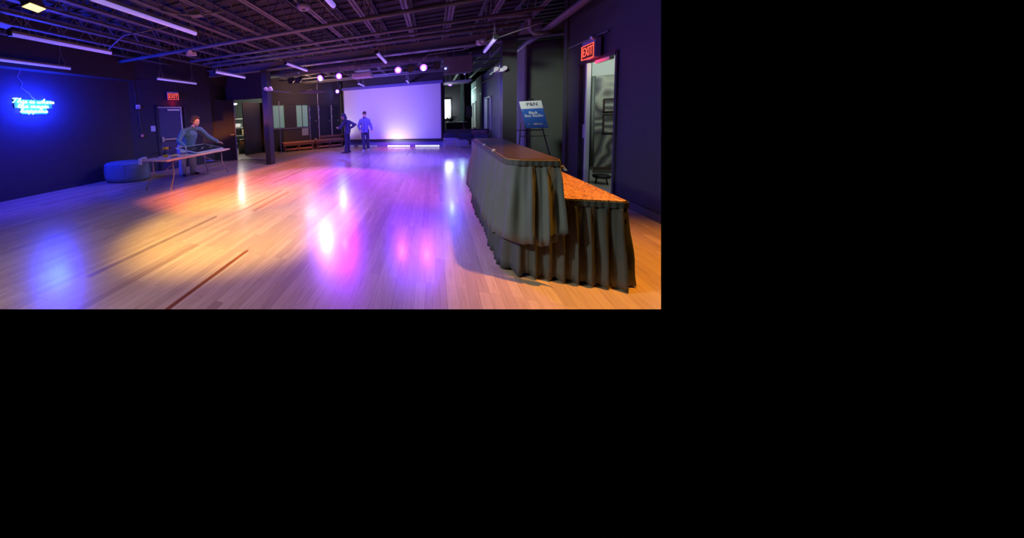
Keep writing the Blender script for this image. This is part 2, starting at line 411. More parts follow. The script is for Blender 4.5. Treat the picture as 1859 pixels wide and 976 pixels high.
# diagonal mirror-and-window wall at the back left
DP, du = Vector((-7.16, 11.55, 0)), Vector((.683, .73, 0)).normalized()
dn = Vector((du.y, -du.x, 0))
drz = math.atan2(du.y, du.x)
def dg(s, z, off=0): return DP+du*s+dn*off+Vector((0, 0, z))
def dbox(b, s0, s1, z0, z1, off0, off1):
    c = dg((s0+s1)/2, (z0+z1)/2, (off0+off1)/2)
    return b.box(c, (s1-s0, abs(off1-off0), z1-z0), drz)
b = MB(); dbox(b, -.6, 4.1, 0, 1.11, -.15, 0); dbox(b, -.6, 4.1, 2.28, 4.1, -.15, 0)
dbox(b, -.6, -.12, 1.1, 2.3, -.15, 0); dbox(b, .50, 1.07, 1.1, 2.3, -.15, 0); dbox(b, 1.75, 4.1, 1.1, 2.3, -.15, 0)
struct(b.build('wall_back_left', M['wall']))
def dwindow(name, s0, s1, mull):
    b = MB()
    for a, c in ((s0, s0+.03), (s1-.03, s1)): dbox(b, a, c, 1.11, 2.28, -.08, .015)
    dbox(b, s0, s1, 1.11, 1.15, -.08, .02); dbox(b, s0, s1, 2.24, 2.28, -.08, .015)
    if mull: dbox(b, mull, mull+.02, 1.11, 2.28, -.06, .01)
    f = struct(b.build(name, M['pillar']))
    b = MB(); dbox(b, s0+.02, s1-.02, 1.14, 2.25, -.06, -.045); b.build('pane', M['frost'], f)
dwindow('window_1', -.12, .50, None)
dwindow('window_2', 1.07, 1.75, 1.40)
b = MB(); dbox(b, -.2, 4.0, 1.085, 1.11, 0, .04); struct(b.build('trim_5', M['metal']))
for i, (s0, s1) in enumerate(((1.35, 1.70), (2.69, 2.98))):
    b = MB(); dbox(b, s0, s1, .70, 1.07, 0, .02); struct(b.build('trim_%d' % (6+i), M['teal_reflect']))  # thin slabs stand in for teal reflections on the lower wall
for i, (s0, s1) in enumerate(((1.80, 2.2), (2.32, 2.98), (3.06, 3.5))):
    f = MB(); dbox(f, s0, s1, .02, 2.18, 0, .05); d = struct(f.build('door_%d' % (4+i), M['door_black']))
    f = MB(); dbox(f, s0-.03, s0, .02, 2.2, 0, .07); f.build('door_edge', M['frame_lite'] if i == 2 else M['metal'], d)
    f = MB(); f.ball(dg(s1-.08, 1.4, .08), .03); f.build('door_handle', M['metal'], d, True)
    for z in (1.55, 1.95):
        f = MB(); dbox(f, s0, s0+.03, z, z+.1, .05, .07); f.build('hinge', M['metal'], d)

# pillars and girder
def pillar(name, cx, cy, w, label=None):
    b = MB(); b.box((cx, cy, 1.62), (w, .03, 3.24)); b.box((cx, cy-.13, 1.62), (w, .02, 3.24)); b.box((cx, cy+.13, 1.62), (w, .02, 3.24)); b.box((cx, cy, 1.62), (.03, .26, 3.24))
    b.box((cx, cy, .01), (w+.04, .32, .02)); b.box((cx, cy, 3.23), (w+.04, .32, .02))
    b.box((cx-w/2+.01, cy, 1.62), (.02, .26, 3.24)); b.box((cx+w/2-.01, cy, 1.62), (.02, .26, 3.24))
    return struct(b.build(name, M['pillar']))
pillar('pillar_1', -5.36, 8.2, .2)
pillar('pillar_2', 1.78, 8.2, .3)
struct(MB().box((-3.0, 8.2, 3.25), (12.4, .2, .03)).box((-3.0, 8.2, 3.47), (12.4, .2, .03)).box((-3.0, 8.2, 3.36), (12.4, .02, .22)).clip().build('trim_8', M['steel']))
k = 9
for x in (-8.2, -7.4, -6.7, -5.98, -5.37, -4.42, -3.74, -2.91, -2.1, -1.29, -.47, .36, 1.2, 2.02):
    b = MB(); y0, y1 = .6, 19
    for z, ww in ((3.51, .045), (4.05, .045)):
        for s in (-1, 1): b.box((x+s*.032, (y0+y1)/2, z), (ww, y1-y0, .012)); 
        b.box((x-.012, (y0+y1)/2, z+(.02 if z < 3.8 else -.02)), (.008, y1-y0, .04)); b.box((x+.012, (y0+y1)/2, z+(.02 if z < 3.8 else -.02)), (.008, y1-y0, .04))
    y = y0; up = True
    while y < y1-.3:
        a = (x, y, 3.53 if up else 4.03); c = (x, y+.3, 4.03 if up else 3.53)
        b.cyl(a, c, .011, n=6); y += .3; up = not up
    struct(b.clip().build('trim_%d' % k, M['steel'])); k += 1

# ================================================================== CEILING SERVICES
def pipe(name, pts, r, label, cat, m='pipe', n=12, clip=True):
    b = MB().tube(pts, r, n)
    if clip: b.clip()
    return tag(b.build(name, M[m], None, True), label, cat)
pipe('ceiling_pipe', [(-8.8, 5.4, 3.4), (2.6, 5.4, 3.4)], .042, 'long thin grey pipe crossing the ceiling nearest the viewer, ending at the left wall', 'pipe')
pipe('ceiling_rail', [(-6.9, 6.5, 3.42), (2.0, 6.55, 3.42)], .035, 'dark rail crossing the ceiling, first of three close together before the girder', 'rail')
pipe('ceiling_rail', [(-6.9, 6.98, 3.42), (1.95, 7.03, 3.42)], .03, 'dark rail crossing the ceiling, middle one of three before the girder', 'rail')
pipe('ceiling_rail', [(-6.9, 7.38, 3.42), (1.8, 7.42, 3.42)], .045, 'dark rail crossing the ceiling, closest of three to the girder', 'rail')
pipe('ceiling_pipe', [(2.45, 3.6, 3.32), (2.42, 9.0, 3.32), (2.3, 13.5, 3.1)], .075, 'thick grey pipe running away from the viewer along the top of the right wall', 'pipe')
pipe('lighting_bar', [(-5.6, 8.9, 3.2), (.24, 8.9, 3.2)], .024, 'thin black lighting bar behind the girder carrying the violet stage lights', 'lighting bar')
for pts, lab in (([(-3.84-.9, 3.3, 3.6), (-4.2, 3.7, 3.45), (-3.84, 3.85, 3.42), (-3.45, 4.1, 3.5)], 'bent grey conduit running through a junction box above the long lavender tube'),
                 ([(-7.4, 4.4, 3.3), (-6.9, 4.3, 3.42), (-6.2, 4.1, 3.48), (-5.0, 4.2, 3.5)], 'bent grey conduit between the two large ceiling tubes at the left'),
                 ([(-1.76, 3.2, 3.5), (-1.78, 6.55, 3.5), (-1.7, 7.1, 3.42)], 'straight thin conduit running away from the viewer under the joists near the middle'),
                 ([(1.9, 6.3, 3.1), (.75, 8.0, 3.12), (-.1, 8.0, 3.1), (-.4, 8.1, 2.85)], 'thin bent conduit crossing just behind the right-hand ceiling tube'),
                 ([(2.65, 5.9, 2.72), (2.66, 7.3, 2.75)], 'thin conduit high on the black wall above the right exit sign')):
    pipe('conduit', pts, .014, lab, 'conduit', n=8)
tag(MB().box((-3.84, 3.82, 3.42), (.2, .14, .07), .3, bev=.01).build('junction_box', M['pipe']), 'small grey junction box on the bent conduit above the long lavender tube', 'junction box')
# sprinkler riser with elbows at upper right
b = MB().tube([(1.2, 7.3, 3.62), (1.95, 7.45, 3.62), (2.03, 7.5, 3.58), (2.06, 7.5, 3.25), (2.12, 7.5, 3.18), (2.42, 7.6, 3.2)], .045, 12)
for z in (3.55, 3.3): b.cyl((2.04, 7.5, z), (2.04, 7.5, z+.05), .07)
tag(b.build('sprinkler_pipe', M['pipe'], None, True), 'elbowed grey sprinkler pipe dropping beside the upper right of the ceiling', 'pipe')
tag(MB().box((2.14, 7.9, 3.42), (.36, .4, .2), bev=.01).build('air_duct', M['pipe']), 'short rectangular grey duct piece hanging by the right pipe', 'duct')
for x in (-5.2, -2.4, -.05): tag(MB().cyl((x, 8.9, 3.2), (x, 8.9, 4.12), .01, n=6).build('bar_hanger', M['steel']), {-5.2: 'thin hanger rod at the left end of the lighting bar', -2.4: 'thin hanger rod in the middle of the lighting bar', -.05: 'thin hanger rod at the right end of the lighting bar'}[x], 'hanger rod')
# broad round duct behind the girder
b = MB().tube([(-6.8, 9.7, 3.35), (1.6, 9.7, 3.35)], .15, 20)
for i in range(9): b.tube([(-6.4+i, 9.7, 3.35), (-6.35+i, 9.7, 3.35)], .158, 20)
tag(b.build('round_duct', M['steel'], None, True), 'broad dark round duct crossing the ceiling behind the violet stage lights', 'duct')
for x, zz in ((-2.4, 11), (-.9, 12.1), (.2, 12.6)):
    pipe('truss_rail', [(-6.5, zz, 3.3), (2.2, zz, 3.3)], .03, {11: 'dark cross rail of the ceiling just past the projector', 12.1: 'dark cross rail of the ceiling midway between projector and screen', 12.6: 'dark cross rail of the ceiling nearest the screen'}[zz], 'rail')

# suspended tube lights
def tube_light(x, y0, y1, z, label, m='tube'):
    r = empty('tube_light', (x, (y0+y1)/2, z), 0, label, 'tube light', 'suspended linear tube lights')
    L = y1-y0
    MB().box((0, 0, .035), (.07, L, .04), bev=.005).build('housing', M['steel'], r)
    MB().tube([(0, -L/2+.02, 0), (0, L/2-.02, 0)], .034, 14).build('diffuser', M[m], r, True)
    for s in (-1, 1):
        MB().box((0, s*(L/2-.01), .01), (.08, .025, .085)).build('end_cap', M['black'], r)
        yy = s*(L/2-.18); b = MB()
        b.tube([(-.03, yy-.04, .05), (0, yy, .36), (.03, yy+.05, .05)], .004, 5); b.cyl((0, yy, .35), (0, yy, 4.12-z), .003, n=5)
        b.build('hanger_wire', M['wire'], r)
    return r
TL = [(-8.3, .6, 4.15, 'blue-lit tube light nearest the neon sign at the far left edge', 'tubeblue'),
      (-6.02, 2.27, 3.72, 'blue-violet tube light above and right of the neon sign', 'tubeblue'),
      (-3.65, 2.05, 3.6, 'large lavender tube light at the top left, third from the left wall', 'tube'),
      (-1.22, 2.1, 3.6, 'lavender tube light whose lower end just enters the top edge of the picture', 'tube'),
      (-7.62, 5.84, 7.35, 'small dim tube light above the left exit sign', 'tube'),
      (-5.92, 6.4, 7.8, 'small tube light just left of the steel column', 'tube'),
      (-3.6, 6.45, 7.8, 'tube light hanging just right of the steel column', 'tube'),
      (-1.22, 6.55, 7.95, 'tube light hanging above the projector in the middle', 'tube'),
      (1.22, 6.6, 8.0, 'tube light pointing at the right pillar', 'tube'),
      (-3.1, 11.9, 13.2, 'tiny tube light above the left part of the screen', 'tube'),
      (-1.05, 12.2, 13.5, 'tiny tube light above the right part of the screen', 'tube'),
      (1.15, 10.9, 12.0, 'tiny tube light right of the hanging black cabinet', 'tube')]
for x, y0, y1, lab, m in TL: tube_light(x, y0, y1, 2.9 if x == -7.62 else 3.0, lab, m)

# par cans
def par(x, y, z, tilt, lab, lit='bulb_violet', rz=0, top=3.18):
    r = empty('stage_light', (x, y, z), rz, lab, 'stage light', 'stage lights on the lighting bar')
    q = Matrix.Rotation(tilt, 3, 'X')
    def T(v): return q @ Vector(v)
    b = MB().cyl(T((0, .10, 0)), T((0, -.10, 0)), .085, .105, 20).cyl(T((0, .17, 0)), T((0, .10, 0)), .05, .085, 20)
    b.build('can', M['black'], r, False)
    MB().tube([(-.12, 0, 0), (-.12, 0, .12), (0, 0, .16), (.12, 0, .12), (.12, 0, 0)], .008, 6).cyl((0, 0, .15), (0, 0, top-z), .012, n=8).build('yoke', M['steel'], r)
    MB().box((0, 0, top-z), (.05, .06, .07)).build('clamp', M['metal'], r)
    if lit:
        MB().cyl(T((0, -.100, 0)), T((0, -.104, 0)), .10, n=20).build('lens', M['bulb_halo'], r)
        b = MB()
        for k in range(7):
            a = k*PI/3; rr = 0 if k == 6 else .042
            b.ball(T((rr*math.cos(a), -.108, rr*math.sin(a))), .018, sub=1)
        b.build('led_cluster', M[lit], r)
    else:
        MB().cyl(T((0, -.100, 0)), T((0, -.104, 0)), .09, n=20).build('lens', M['black'], r)
    return r
for x, lab, l in ((-3.59, 'glowing violet stage light, leftmost on the bar', 'bulb_violet'), (-2.91, 'glowing violet stage light, second from the left, left of the projector', 'bulb_violet'),
                  (-.99, 'glowing violet stage light, first to the right of the projector', 'bulb_violet'), (-.25, 'glowing violet stage light, rightmost lit one on the bar', 'bulb_violet'),
                  (-.62, 'unlit stage light between the two lit ones right of the projector', None), (.12, 'unlit stage light at the right end of the bar by the hanging cabinet', None),
                  (-4.75, 'unlit small stage light on the bar right of the steel column', None), (-4.45, 'unlit stage light, second right of the steel column', None)):
    par(x, 8.9, 2.93, .35, lab, l)
par(-4.70, 13.95, 2.93, .2, 'glowing blue stage light at the far left corner of the screen', 'bulb_blue', top=4.1)
par(.72, 13.6, 2.84, .2, 'glowing blue light under the canopy right of the screen', 'bulb_blue', top=4.1)

# unseen flap added to give the orange pool its straight far edge
def flr(x, y, t): return PO+(Vector((x, y, 0))-PO)*t
bd = MB(); q = [flr(-5.75, 3.2, .06), flr(-4.75, 11.5, .06), flr(-9.5, 12.5, .06), flr(-10, 3.2, .06)]
top = [p+Vector((-.002, 0, .004)) for p in q]
vv = [bd.bm.verts.new(p) for p in q+top]
for f in ((3, 2, 1, 0), (4, 5, 6, 7), (0, 1, 5, 4), (1, 2, 6, 5), (2, 3, 7, 6), (3, 0, 4, 7)): bd.bm.faces.new([vv[i] for i in f])
bd.cyl(q[3], (q[3].x, q[3].y, 4.12), .006, n=6)
tag(bd.build('pool_edge_flap', M['steel']), 'unseen black flap added overhead to cut the orange pool straight', 'light flap')

# flood lights at the top left corner
def flood(loc, rz, lab, lit):
    r = empty('flood_light', loc, rz, lab, 'flood light'); r.scale = (.62, .62, .62)
    mx = Matrix.Rotation(-.35, 3, 'Y')
    def T(v): return mx @ Vector(v)
    b = MB().box((0, 0, 0), (.2, .34, .22), mx=mx, bev=.012)
    for i in range(11): b.box(T((.0, -.155+i*.031, .02)), (.24, .008, .24), mx=mx)
    b.build('housing', M['pipe'], r)
    MB().box(T((0, 0, -.125)), (.25, .38, .03), mx=mx, bev=.005).build('rim', M['steel'], r)
    MB().box(T((0, 0, -.143)), (.21, .34, .012), mx=mx).build('lens', M['flood' if lit else 'pipe'], r)
    MB().tube([(0, -.20, 0), (0, -.20, .2), (0, .20, .2), (0, .20, 0)], .009, 6).cyl((0, 0, .2), (0, 0, 1.2), .015, n=8).build('yoke', M['steel'], r)
    return r
flood((-5.38, 2.30, 3.36), .35, 'finned flood light with warm glowing face at the top left corner', True)
flood((-6.6, 2.40, 3.34), .35, 'finned flood light, darker one left of the glowing flood', False)

# projector
r = empty('projector', (-2.13, 8.9, 2.79), 0, 'white-bottomed projector hanging from the ceiling between the stage lights', 'projector')
MB().box((0, 0, .05), (.62, .44, .13), bev=.02).build('body', M['white'], r)
b = MB().box((0, 0, .22), (.5, .34, .02)); [b.cyl((sx*.22, sy*.15, .1), (sx*.22, sy*.15, 1.32), .008, n=6) for sx in (-1, 1) for sy in (-1, 1)]
b.build('mount', M['metal'], r)
MB().cyl((.15, .2, .05), (.15, .27, .05), .05, n=20).build('lens', M['black'], r)
# smoke detector, camera, emergency lamps
r = empty('smoke_detector', (-2.05, 4.42, 3.42), 0, 'round grey smoke detector on the ceiling near the top centre', 'smoke detector')
MB().lathe((0, 0, 0), [(.11, .05), (.12, .03), (.12, .0), (.09, -.03), (.05, -.035)], 28).build('base', M['exit_box'], r, True)
MB().cyl((0, 0, -.035), (0, 0, -.05), .035, n=16).build('sensor', M['steel'], r)
def em_light(loc, rz, lab, n=2):
    r = empty('emergency_light', loc, rz, lab, 'emergency light')
    MB().box((0, 0, 0), (.24, .07, .09), bev=.012).build('housing', M['white'], r)
    for s in ((-1, 1) if n == 2 else (0,)):
        MB().cyl((s*.09, -.03, .06), (s*.09, -.12, .02), .035, .055, 16).build('lamp_head', M['white'], r)
    return r
em_light((-5.14, 8.03, 2.56), 0, 'twin-headed emergency light mounted beside the steel column')
em_light((1.55, 8.03, 2.52), 0, 'white twin-headed emergency light left of the right pillar')
em_light((1.03, 7.5, 3.13), 1.2, 'small white lamp beside the right-hand ceiling tube', 1)
em_light((-5.75, 5.45, 3.3), .6, 'small white camera-like unit under the long ceiling pipe at left', 1)
pipe('conduit', [(-5.0, 8.05, 2.5), (-4.35, 8.05, 2.4)], .012, 'thin pale rod sticking out from the emergency light at the column', 'rod')
# hanging canopy disc, hanging black cabinet, shelf canopy
r = empty('hanging_canopy', (-4.45, 10, 2.6), 0, 'flat dark canopy panel hung on a thin rod left of the stage lights', 'canopy')
MB().lathe((0, 0, 0), [(.52, -.04), (.55, -.03), (.5, 0), (.1, .06)], 32).build('panel', M['pipe'], r, True)
MB().cyl((.28, 0, 0), (.28, 0, 1.52), .012, n=8).build('rod', M['wire'], r)
r = empty('hanging_cabinet', (.68, 9.05, 2.9), 0, 'large black box hung from the ceiling right of the screen', 'cabinet')
MB().box((0, 0, 0), (.74, .5, .46), bev=.01).build('body', M['wall_olive'], r)
MB().box((0, -.255, 0), (.72, .012, .42)).build('panel', M['steel'], r)
b = MB(); [b.cyl((sx*.3, 0, .22), (sx*.3, 0, 1.22), .01, n=6) for sx in (-1, 1)]; b.build('hanger', M['steel'], r)
MB().ball((.33, -.2, .28), .035).build('hook', M['metal'], r, True)
MB().box((-.33, -.265, -.1), (.03, .01, .02)).build('indicator', M['bulb_blue'], r)
tag(MB().box((.88, 12.2, 2.72), (.95, 1.0, .05)).cyl((.5, 12.2, 2.7), (.5, 12.2, 4.12), .01, n=6).cyl((1.2, 12.2, 2.7), (1.2, 12.2, 4.12), .01, n=6).build('canopy_shelf', M['pipe']), 'flat blue-lit canopy hanging under the ceiling just right of the screen', 'canopy')

# ================================================================== LEFT WALL
# neon sign: single-stroke script
G = {
 'T': (.62, [[(0, .92), (.3, 1), (.62, .95)], [(.34, .98), (.28, .5), (.2, .05), (.08, .1)]]),
 'h': (.46, [[(0, .1), (.12, .6), (.2, 1), (.12, .98), (.08, .5), (.06, 0)], [(.06, 0), (.12, .35), (.24, .45), (.3, .3), (.28, .05), (.38, 0), (.46, .12)]]),
 'i': (.24, [[(0, .12), (.1, .45), (.08, .08), (.16, 0), (.24, .12)], [(.12, .62), (.14, .64)]]),
 's': (.32, [[(0, .12), (.16, .48), (.22, .2), (.12, 0), (.02, .06)], [(.12, 0), (.24, 0), (.32, .12)]]),
 'w': (.56, [[(0, .4), (.06, .08), (.16, 0), (.25, .35), (.28, .06), (.38, 0), (.46, .4), (.56, .38)]]),
 'e': (.34, [[(0, .1), (.2, .25), (.18, .45), (.08, .4), (.06, .15), (.14, 0), (.26, .02), (.34, .12)]]),
 'r': (.32, [[(0, .1), (.08, .5), (.12, .42), (.22, .42), (.2, .1), (.26, 0), (.32, .12)]]),
 't': (.3, [[(0, .1), (.12, .5), (.16, .85), (.1, .3), (.14, 0), (.22, 0), (.3, .12)], [(.02, .6), (.26, .62)]]),
 'm': (.62, [[(0, .1), (.06, .45), (.06, 0), (.14, .4), (.22, .4), (.24, 0), (.32, .4), (.42, .4), (.44, .06), (.52, 0), (.62, .12)]]),
 'a': (.42, [[(.3, .4), (.12, .45), (.03, .2), (.1, 0), (.22, .08), (.3, .44), (.28, .08), (.34, 0), (.42, .12)]]),
 'g': (.4, [[(.28, .42), (.1, .45), (.03, .2), (.1, .02), (.22, .1), (.29, .44), (.26, -.2), (.16, -.4), (.04, -.3), (.2, -.1), (.4, .12)]]),
 'c': (.34, [[(.24, .38), (.12, .46), (.03, .22), (.1, 0), (.22, .02), (.34, .12)]]),
 'p': (.42, [[(0, .1), (.08, .48), (.04, -.38), (.02, -.42)], [(.06, .3), (.16, .48), (.28, .35), (.24, .04), (.1, .02)], [(.2, .0), (.32, 0), (.42, .12)]]),
 'n': (.44, [[(0, .1), (.06, .45), (.05, 0), (.14, .4), (.24, .42), (.26, .06), (.34, 0), (.44, .12)]]),
 ' ': (.26, [])}
def smooth_pts(p, n=4):
    out = []
    for i in range(len(p)-1):
        p0, p1, p2, p3 = p[max(i-1, 0)], p[i], p[i+1], p[min(i+2, len(p)-1)]
        for k in range(n):
            t = k/n
            out.append(tuple(.5*((2*p1[j])+(-p0[j]+p2[j])*t+(2*p0[j]-5*p1[j]+4*p2[j]-p3[j])*t*t+(-p0[j]+3*p1[j]-3*p2[j]+p3[j])*t**3) for j in (0, 1)))
    return out+[p[-1]]
ns = empty('neon_sign', (-8.8, 3.55, 2.11), 0, 'blue-white handwritten neon sign reading This is where the magic happens on the left wall', 'neon sign')
for line, yc, zc, wid in (('This is where', 3.585, 2.185, .74), ('the magic', 3.575, 2.075, .54), ('happens', 3.575, 1.965, .48)):
    tot = sum(G[c][0] for c in line); sc = wid/tot; x = 0; b = MB()
    for c in line:
        for st in G[c][1]:
            b.tube([(.05, yc-3.55-wid/2+(x+px_)*sc+(pz_-.3)*.03, zc-2.11+(pz_-.25)*.098) for px_, pz_ in smooth_pts(st)], .0048, 6)
        x += G[c][0]
    b.build('lettering', M['neon'], ns, True)
for i in range(4): pass
b = MB(); b.box((.022, .035, .03), (.006, .66, .20), bev=.002); b.box((.022, .03, -.14), (.006, .46, .14), bev=.002); b.build('backing', M['neon_board'], ns)
cord = [(-8.77, 3.42, 2.90), (-8.77, 3.36, 2.74), (-8.77, 3.43, 2.62), (-8.77, 3.40, 2.50), (-8.77, 3.53, 2.38), (-8.77, 3.56, 2.30), (-8.77, 3.62, 2.24)]
MB().tube([Vector(p)-Vector((-8.8, 3.55, 2.11)) for p in cord], .004, 5).build('cord', M['wire'], ns)
point('neon_glow', (-8.45, 3.55, 2.1), (.008, .02, 1), 360, .2)

# exit door on the left (in the slanted wall)
def swbox(b, s0, s1, z0, z1, o0, o1):
    return b.box(sw((s0+s1)/2, (z0+z1)/2, (o0+o1)/2), (s1-s0, abs(o1-o0), z1-z0), srz)
b = MB(); swbox(b, .70, .76, 0, 2.2, 0, .05); swbox(b, 1.58, 1.66, 0, 2.2, 0, .05); swbox(b, .70, 1.66, 2.14, 2.2, 0, .05)
dr = struct(b.build('door_1', M['wall']))
b = MB(); swbox(b, .77, 1.46, .01, 2.13, .0, .035); b.build('door_leaf', M['door_blue'], dr)
b = MB(); swbox(b, 1.46, 1.50, .01, 2.13, .01, .055); b.build('leaf_edge', M['sign_white'], dr)
b = MB(); swbox(b, .80, 1.44, 1.01, 1.06, .07, .11); swbox(b, .80, .87, .95, 1.12, .03, .09); swbox(b, 1.38, 1.44, .98, 1.1, .03, .09); b.build('panic_bar', M['metal'], dr)
b = MB(); swbox(b, 1.03, 1.42, 2.0, 2.05, .035, .09); b.build('door_closer', M['metal'], dr)
b = MB(); swbox(b, .76, 1.5, 2.10, 2.125, .035, .06); b.build('top_rail', M['metal'], dr)
# exit signs
def exit_sign(loc, right, lab, heads=False, sc_=1):
    e = empty('exit_sign', loc, 0, lab, 'exit sign')
    rt = Vector(right).normalized(); n = rt.cross(Vector((0, 0, 1)))
    rz = math.atan2(rt.y, rt.x)
    MB().box((0, 0, .02), (.36, .07, .27), rz, bev=.006).build('housing', M['exit_box'], e)
    MB().box(n*.038+Vector((0, 0, -.01)), (.345, .006, .205), rz).build('face', M['exit_face'], e)
    b = MB()
    for dx, dz, sx, sz in ((-.165, -.01, .012, .205), (.165, -.01, .012, .205), (0, .088, .34, .010), (0, -.108, .34, .010)):
        b.box(rt*dx+n*.044+Vector((0, 0, dz)), (sx, .006, sz), rz)
    b.build('border', M['exit_text'], e)
    text_mesh('lettering', 'EXIT', .185, face_mx(n*.044+Vector((0, 0, -.01)), rt, (0, 0, 1)), M['exit_text'], e, .002, .74, off=.0)
    e.scale = (sc_, sc_, sc_)
    if heads: MB().ball(n*.05+rt*.16+Vector((0, 0, .16)), .035).build('lamp_head', M['metal'], e, True)
    l = point('exit_glow', Vector(loc)+n*.05+Vector((0, 0, -.22)), (1, .01, .03), 1.6, .05)
    return e
exit_sign(sw(1.25, 2.49, .06), su, 'red glowing exit sign above the blue door on the left wall')
exit_sign((2.60, 6.27, 2.49), (0, -1, 0), 'red glowing exit sign above the open doorway on the right', True, 1.2)
# wall fittings
e = empty('strobe_alarm', sw(.21, 2.13, .0), 0, 'small white wall sounder high up left of the blue door', 'alarm')
MB().box(sn*.03, (.12, .05, .13), srz, bev=.008).build('body', M['white'], e); MB().ball(sn*.06+Vector((0, 0, -.02)), .025).build('strobe', M['metal'], e, True)
e = empty('alarm_box', sw(.25, 1.21, .0), 0, 'small red fire alarm pull box on the left wall above the table', 'alarm')
MB().box(sn*.025, (.10, .05, .11), srz, bev=.006).build('body', M['alarm'], e); MB().box(sn*.055, (.05, .012, .03), srz).build('handle', M['white'], e)
tag(MB().box(sw(.59, 1.42, .006), (.13, .008, .18), srz).box(sw(.585, 1.44, .011), (.05, .003, .05), srz+.0).build('wall_notice', M['paper']), 'pale paper notice taped left of the blue door', 'notice')
pipe('conduit', [sw(.15, 2.9, .015), sw(.17, 2.2, .015)], .008, 'thin vertical conduit above the white wall sounder', 'conduit', 'steel')
pipe('conduit', [sw(.21, 2.06, .015), sw(.25, 1.27, .015)], .008, 'thin vertical conduit between the sounder and the red alarm box', 'conduit', 'steel')

# double doors at the end of the left wall
def leaf(name, p0, p1, z1, edge0, edge1, hside):
    p0, p1 = Vector((*p0, 0)), Vector((*p1, 0)); d = p1-p0; rz = math.atan2(d.y, d.x); c = (p0+p1)/2; L = d.length; u = d.normalized()
    o = struct(MB().box((c.x, c.y, z1/2+.01), (L, .045, z1), rz).build(name, M['door_black']))
    for s, m in ((0, edge0), (1, edge1)):
        if m: 
            q = p0 if s == 0 else p1
            MB().box((q.x, q.y, z1/2+.01), (.03, .055, z1), rz).build('door_edge', M[m], o)
    h = p0+u*(L*hside); n = Vector((u.y, -u.x, 0))
    b = MB().cyl(h+n*.02+Vector((0, 0, 1.03)), h+n*.09+Vector((0, 0, 1.03)), .025, n=12); b.box(h+n*.09-u*.05*(1 if hside > .5 else -1)+Vector((0, 0, 1.03)), (.13, .02, .025), rz)
    b.build('door_handle', M['metal'], o)
    return o
leaf('door_2', (-8.02, 8.34), (-7.4, 8.92), 2.38, 'frame_lite', 'exit_box', .9)
leaf('door_3', (-8.0, 10.2), (-7.55, 11.6), 2.38, None, None, .82)
struct(MB().box((-6.7, 8.98, .012), (1.1, .06, .014)).build('trim_30', M['black']))

# back room glimpsed through the doors
e = empty('ceiling_lamp', (-10.0, 12.0, 2.5), 0, 'bright round ceiling lamp in the room past the double doors', 'lamp')
MB().lathe((0, 0, 0), [(.2, .03), (.22, 0), (.15, -.05), (.04, -.06)], 24).build('diffuser', M['glow_white'], e, True)
point('backroom_lamp', (-9.7, 11.7, 2.25), (1, .95, .8), 90, .15)
e = empty('storage_shelf', (-10.15, 12.9, 0), .3, 'cluttered metal storage shelf in the bright room past the double doors', 'shelf')
for sx in (-.55, .55):
    for sy in (-.2, .2): MB().box((sx, sy, .95), (.04, .04, 1.9)).build('upright', M['metal'], e)
for z in (.3, .75, 1.2, 1.7): MB().box((0, 0, z), (1.14, .44, .03)).build('shelf_board', M['frame_lite'], e)
for (dx, z, s, m, lab) in ((.12, .98, (.3, .3, .36), 'box_yellow', 'tan carton on the middle of the storage shelf past the doors'), (.15, .45, (.32, .3, .25), 'white', 'white bin on the lower shelf past the doors'),
                           (-.25, 1.34, (.3, .3, .2), 'white', 'white bin on the upper shelf past the doors'), (.2, 1.34, (.24, .3, .22), 'frame_lite', 'grey bin on the upper shelf past the doors'),
                           (-.28, .95, (.3, .3, .3), 'black', 'black case on the middle shelf past the doors')):
    q = Matrix.Rotation(.3, 3, 'Z') @ Vector((dx, 0, 0))
    tag(MB().box((-10.15+q.x, 12.9+q.y, z), s, .3, bev=.015).build('storage_box', M[m]), lab, 'box')
e = empty('trash_can', (-8.85, 11.05, 0), 0, 'dark grey trash can beside the open double door', 'trash can')
MB().lathe((0, 0, 0), [(.15, 0), (.19, .55), (.2, .56), (.2, .58), (.17, .585)], 24).build('bin', M['steel'], e, True)
MB().lathe((0, 0, .585), [(.2, 0), (.19, .05), (.06, .09)], 24).build('lid', M['black'], e, True)

# ================================================================== OTTOMAN
def ottoman():
    e = empty('ottoman', (-8.08, 5.1, 0), .28, 'slate blue round fabric ottoman against the left wall beside the table', 'ottoman')
    bm = bmesh.new(); n = 48
    prof = [(.50, 0), (.585, .03), (.615, .12), (.62, .25), (.612, .38), (.60, .47), (.55, .525), (.44, .55), (.2, .562), (.02, .565)]
    rings = []
    for r, z in prof:
        rings.append([bm.verts.new(((r+.008*noise.noise((math.cos(2*PI*k/n)*3, math.sin(2*PI*k/n)*3, z*4)))*1.0*math.cos(2*PI*k/n), r*.62*math.sin(2*PI*k/n), z)) for k in range(n)])
    for i in range(len(rings)-1):
        for k in range(n): bm.faces.new((rings[i][k], rings[i][(k+1) % n], rings[i+1][(k+1) % n], rings[i+1][k]))
    bm.faces.new(rings[0][::-1]); bm.faces.new(rings[-1])
    b = MB(); b.bm.free(); b.bm = bm; b.build('cushion', M['ottoman'], e, True)
    MB().tube([(.6*math.cos(2*PI*k/40), .6*.62*math.sin(2*PI*k/40), .475) for k in range(41)], .006, 6).build('piping', M['shirt'], e, True)
    b = MB(); b.tube([(.615*math.cos(-1.2), .615*.62*math.sin(-1.2)-.004, z) for z in (.03, .25, .47)], .005, 6); b.build('seam', M['shirt'], e)
ottoman()

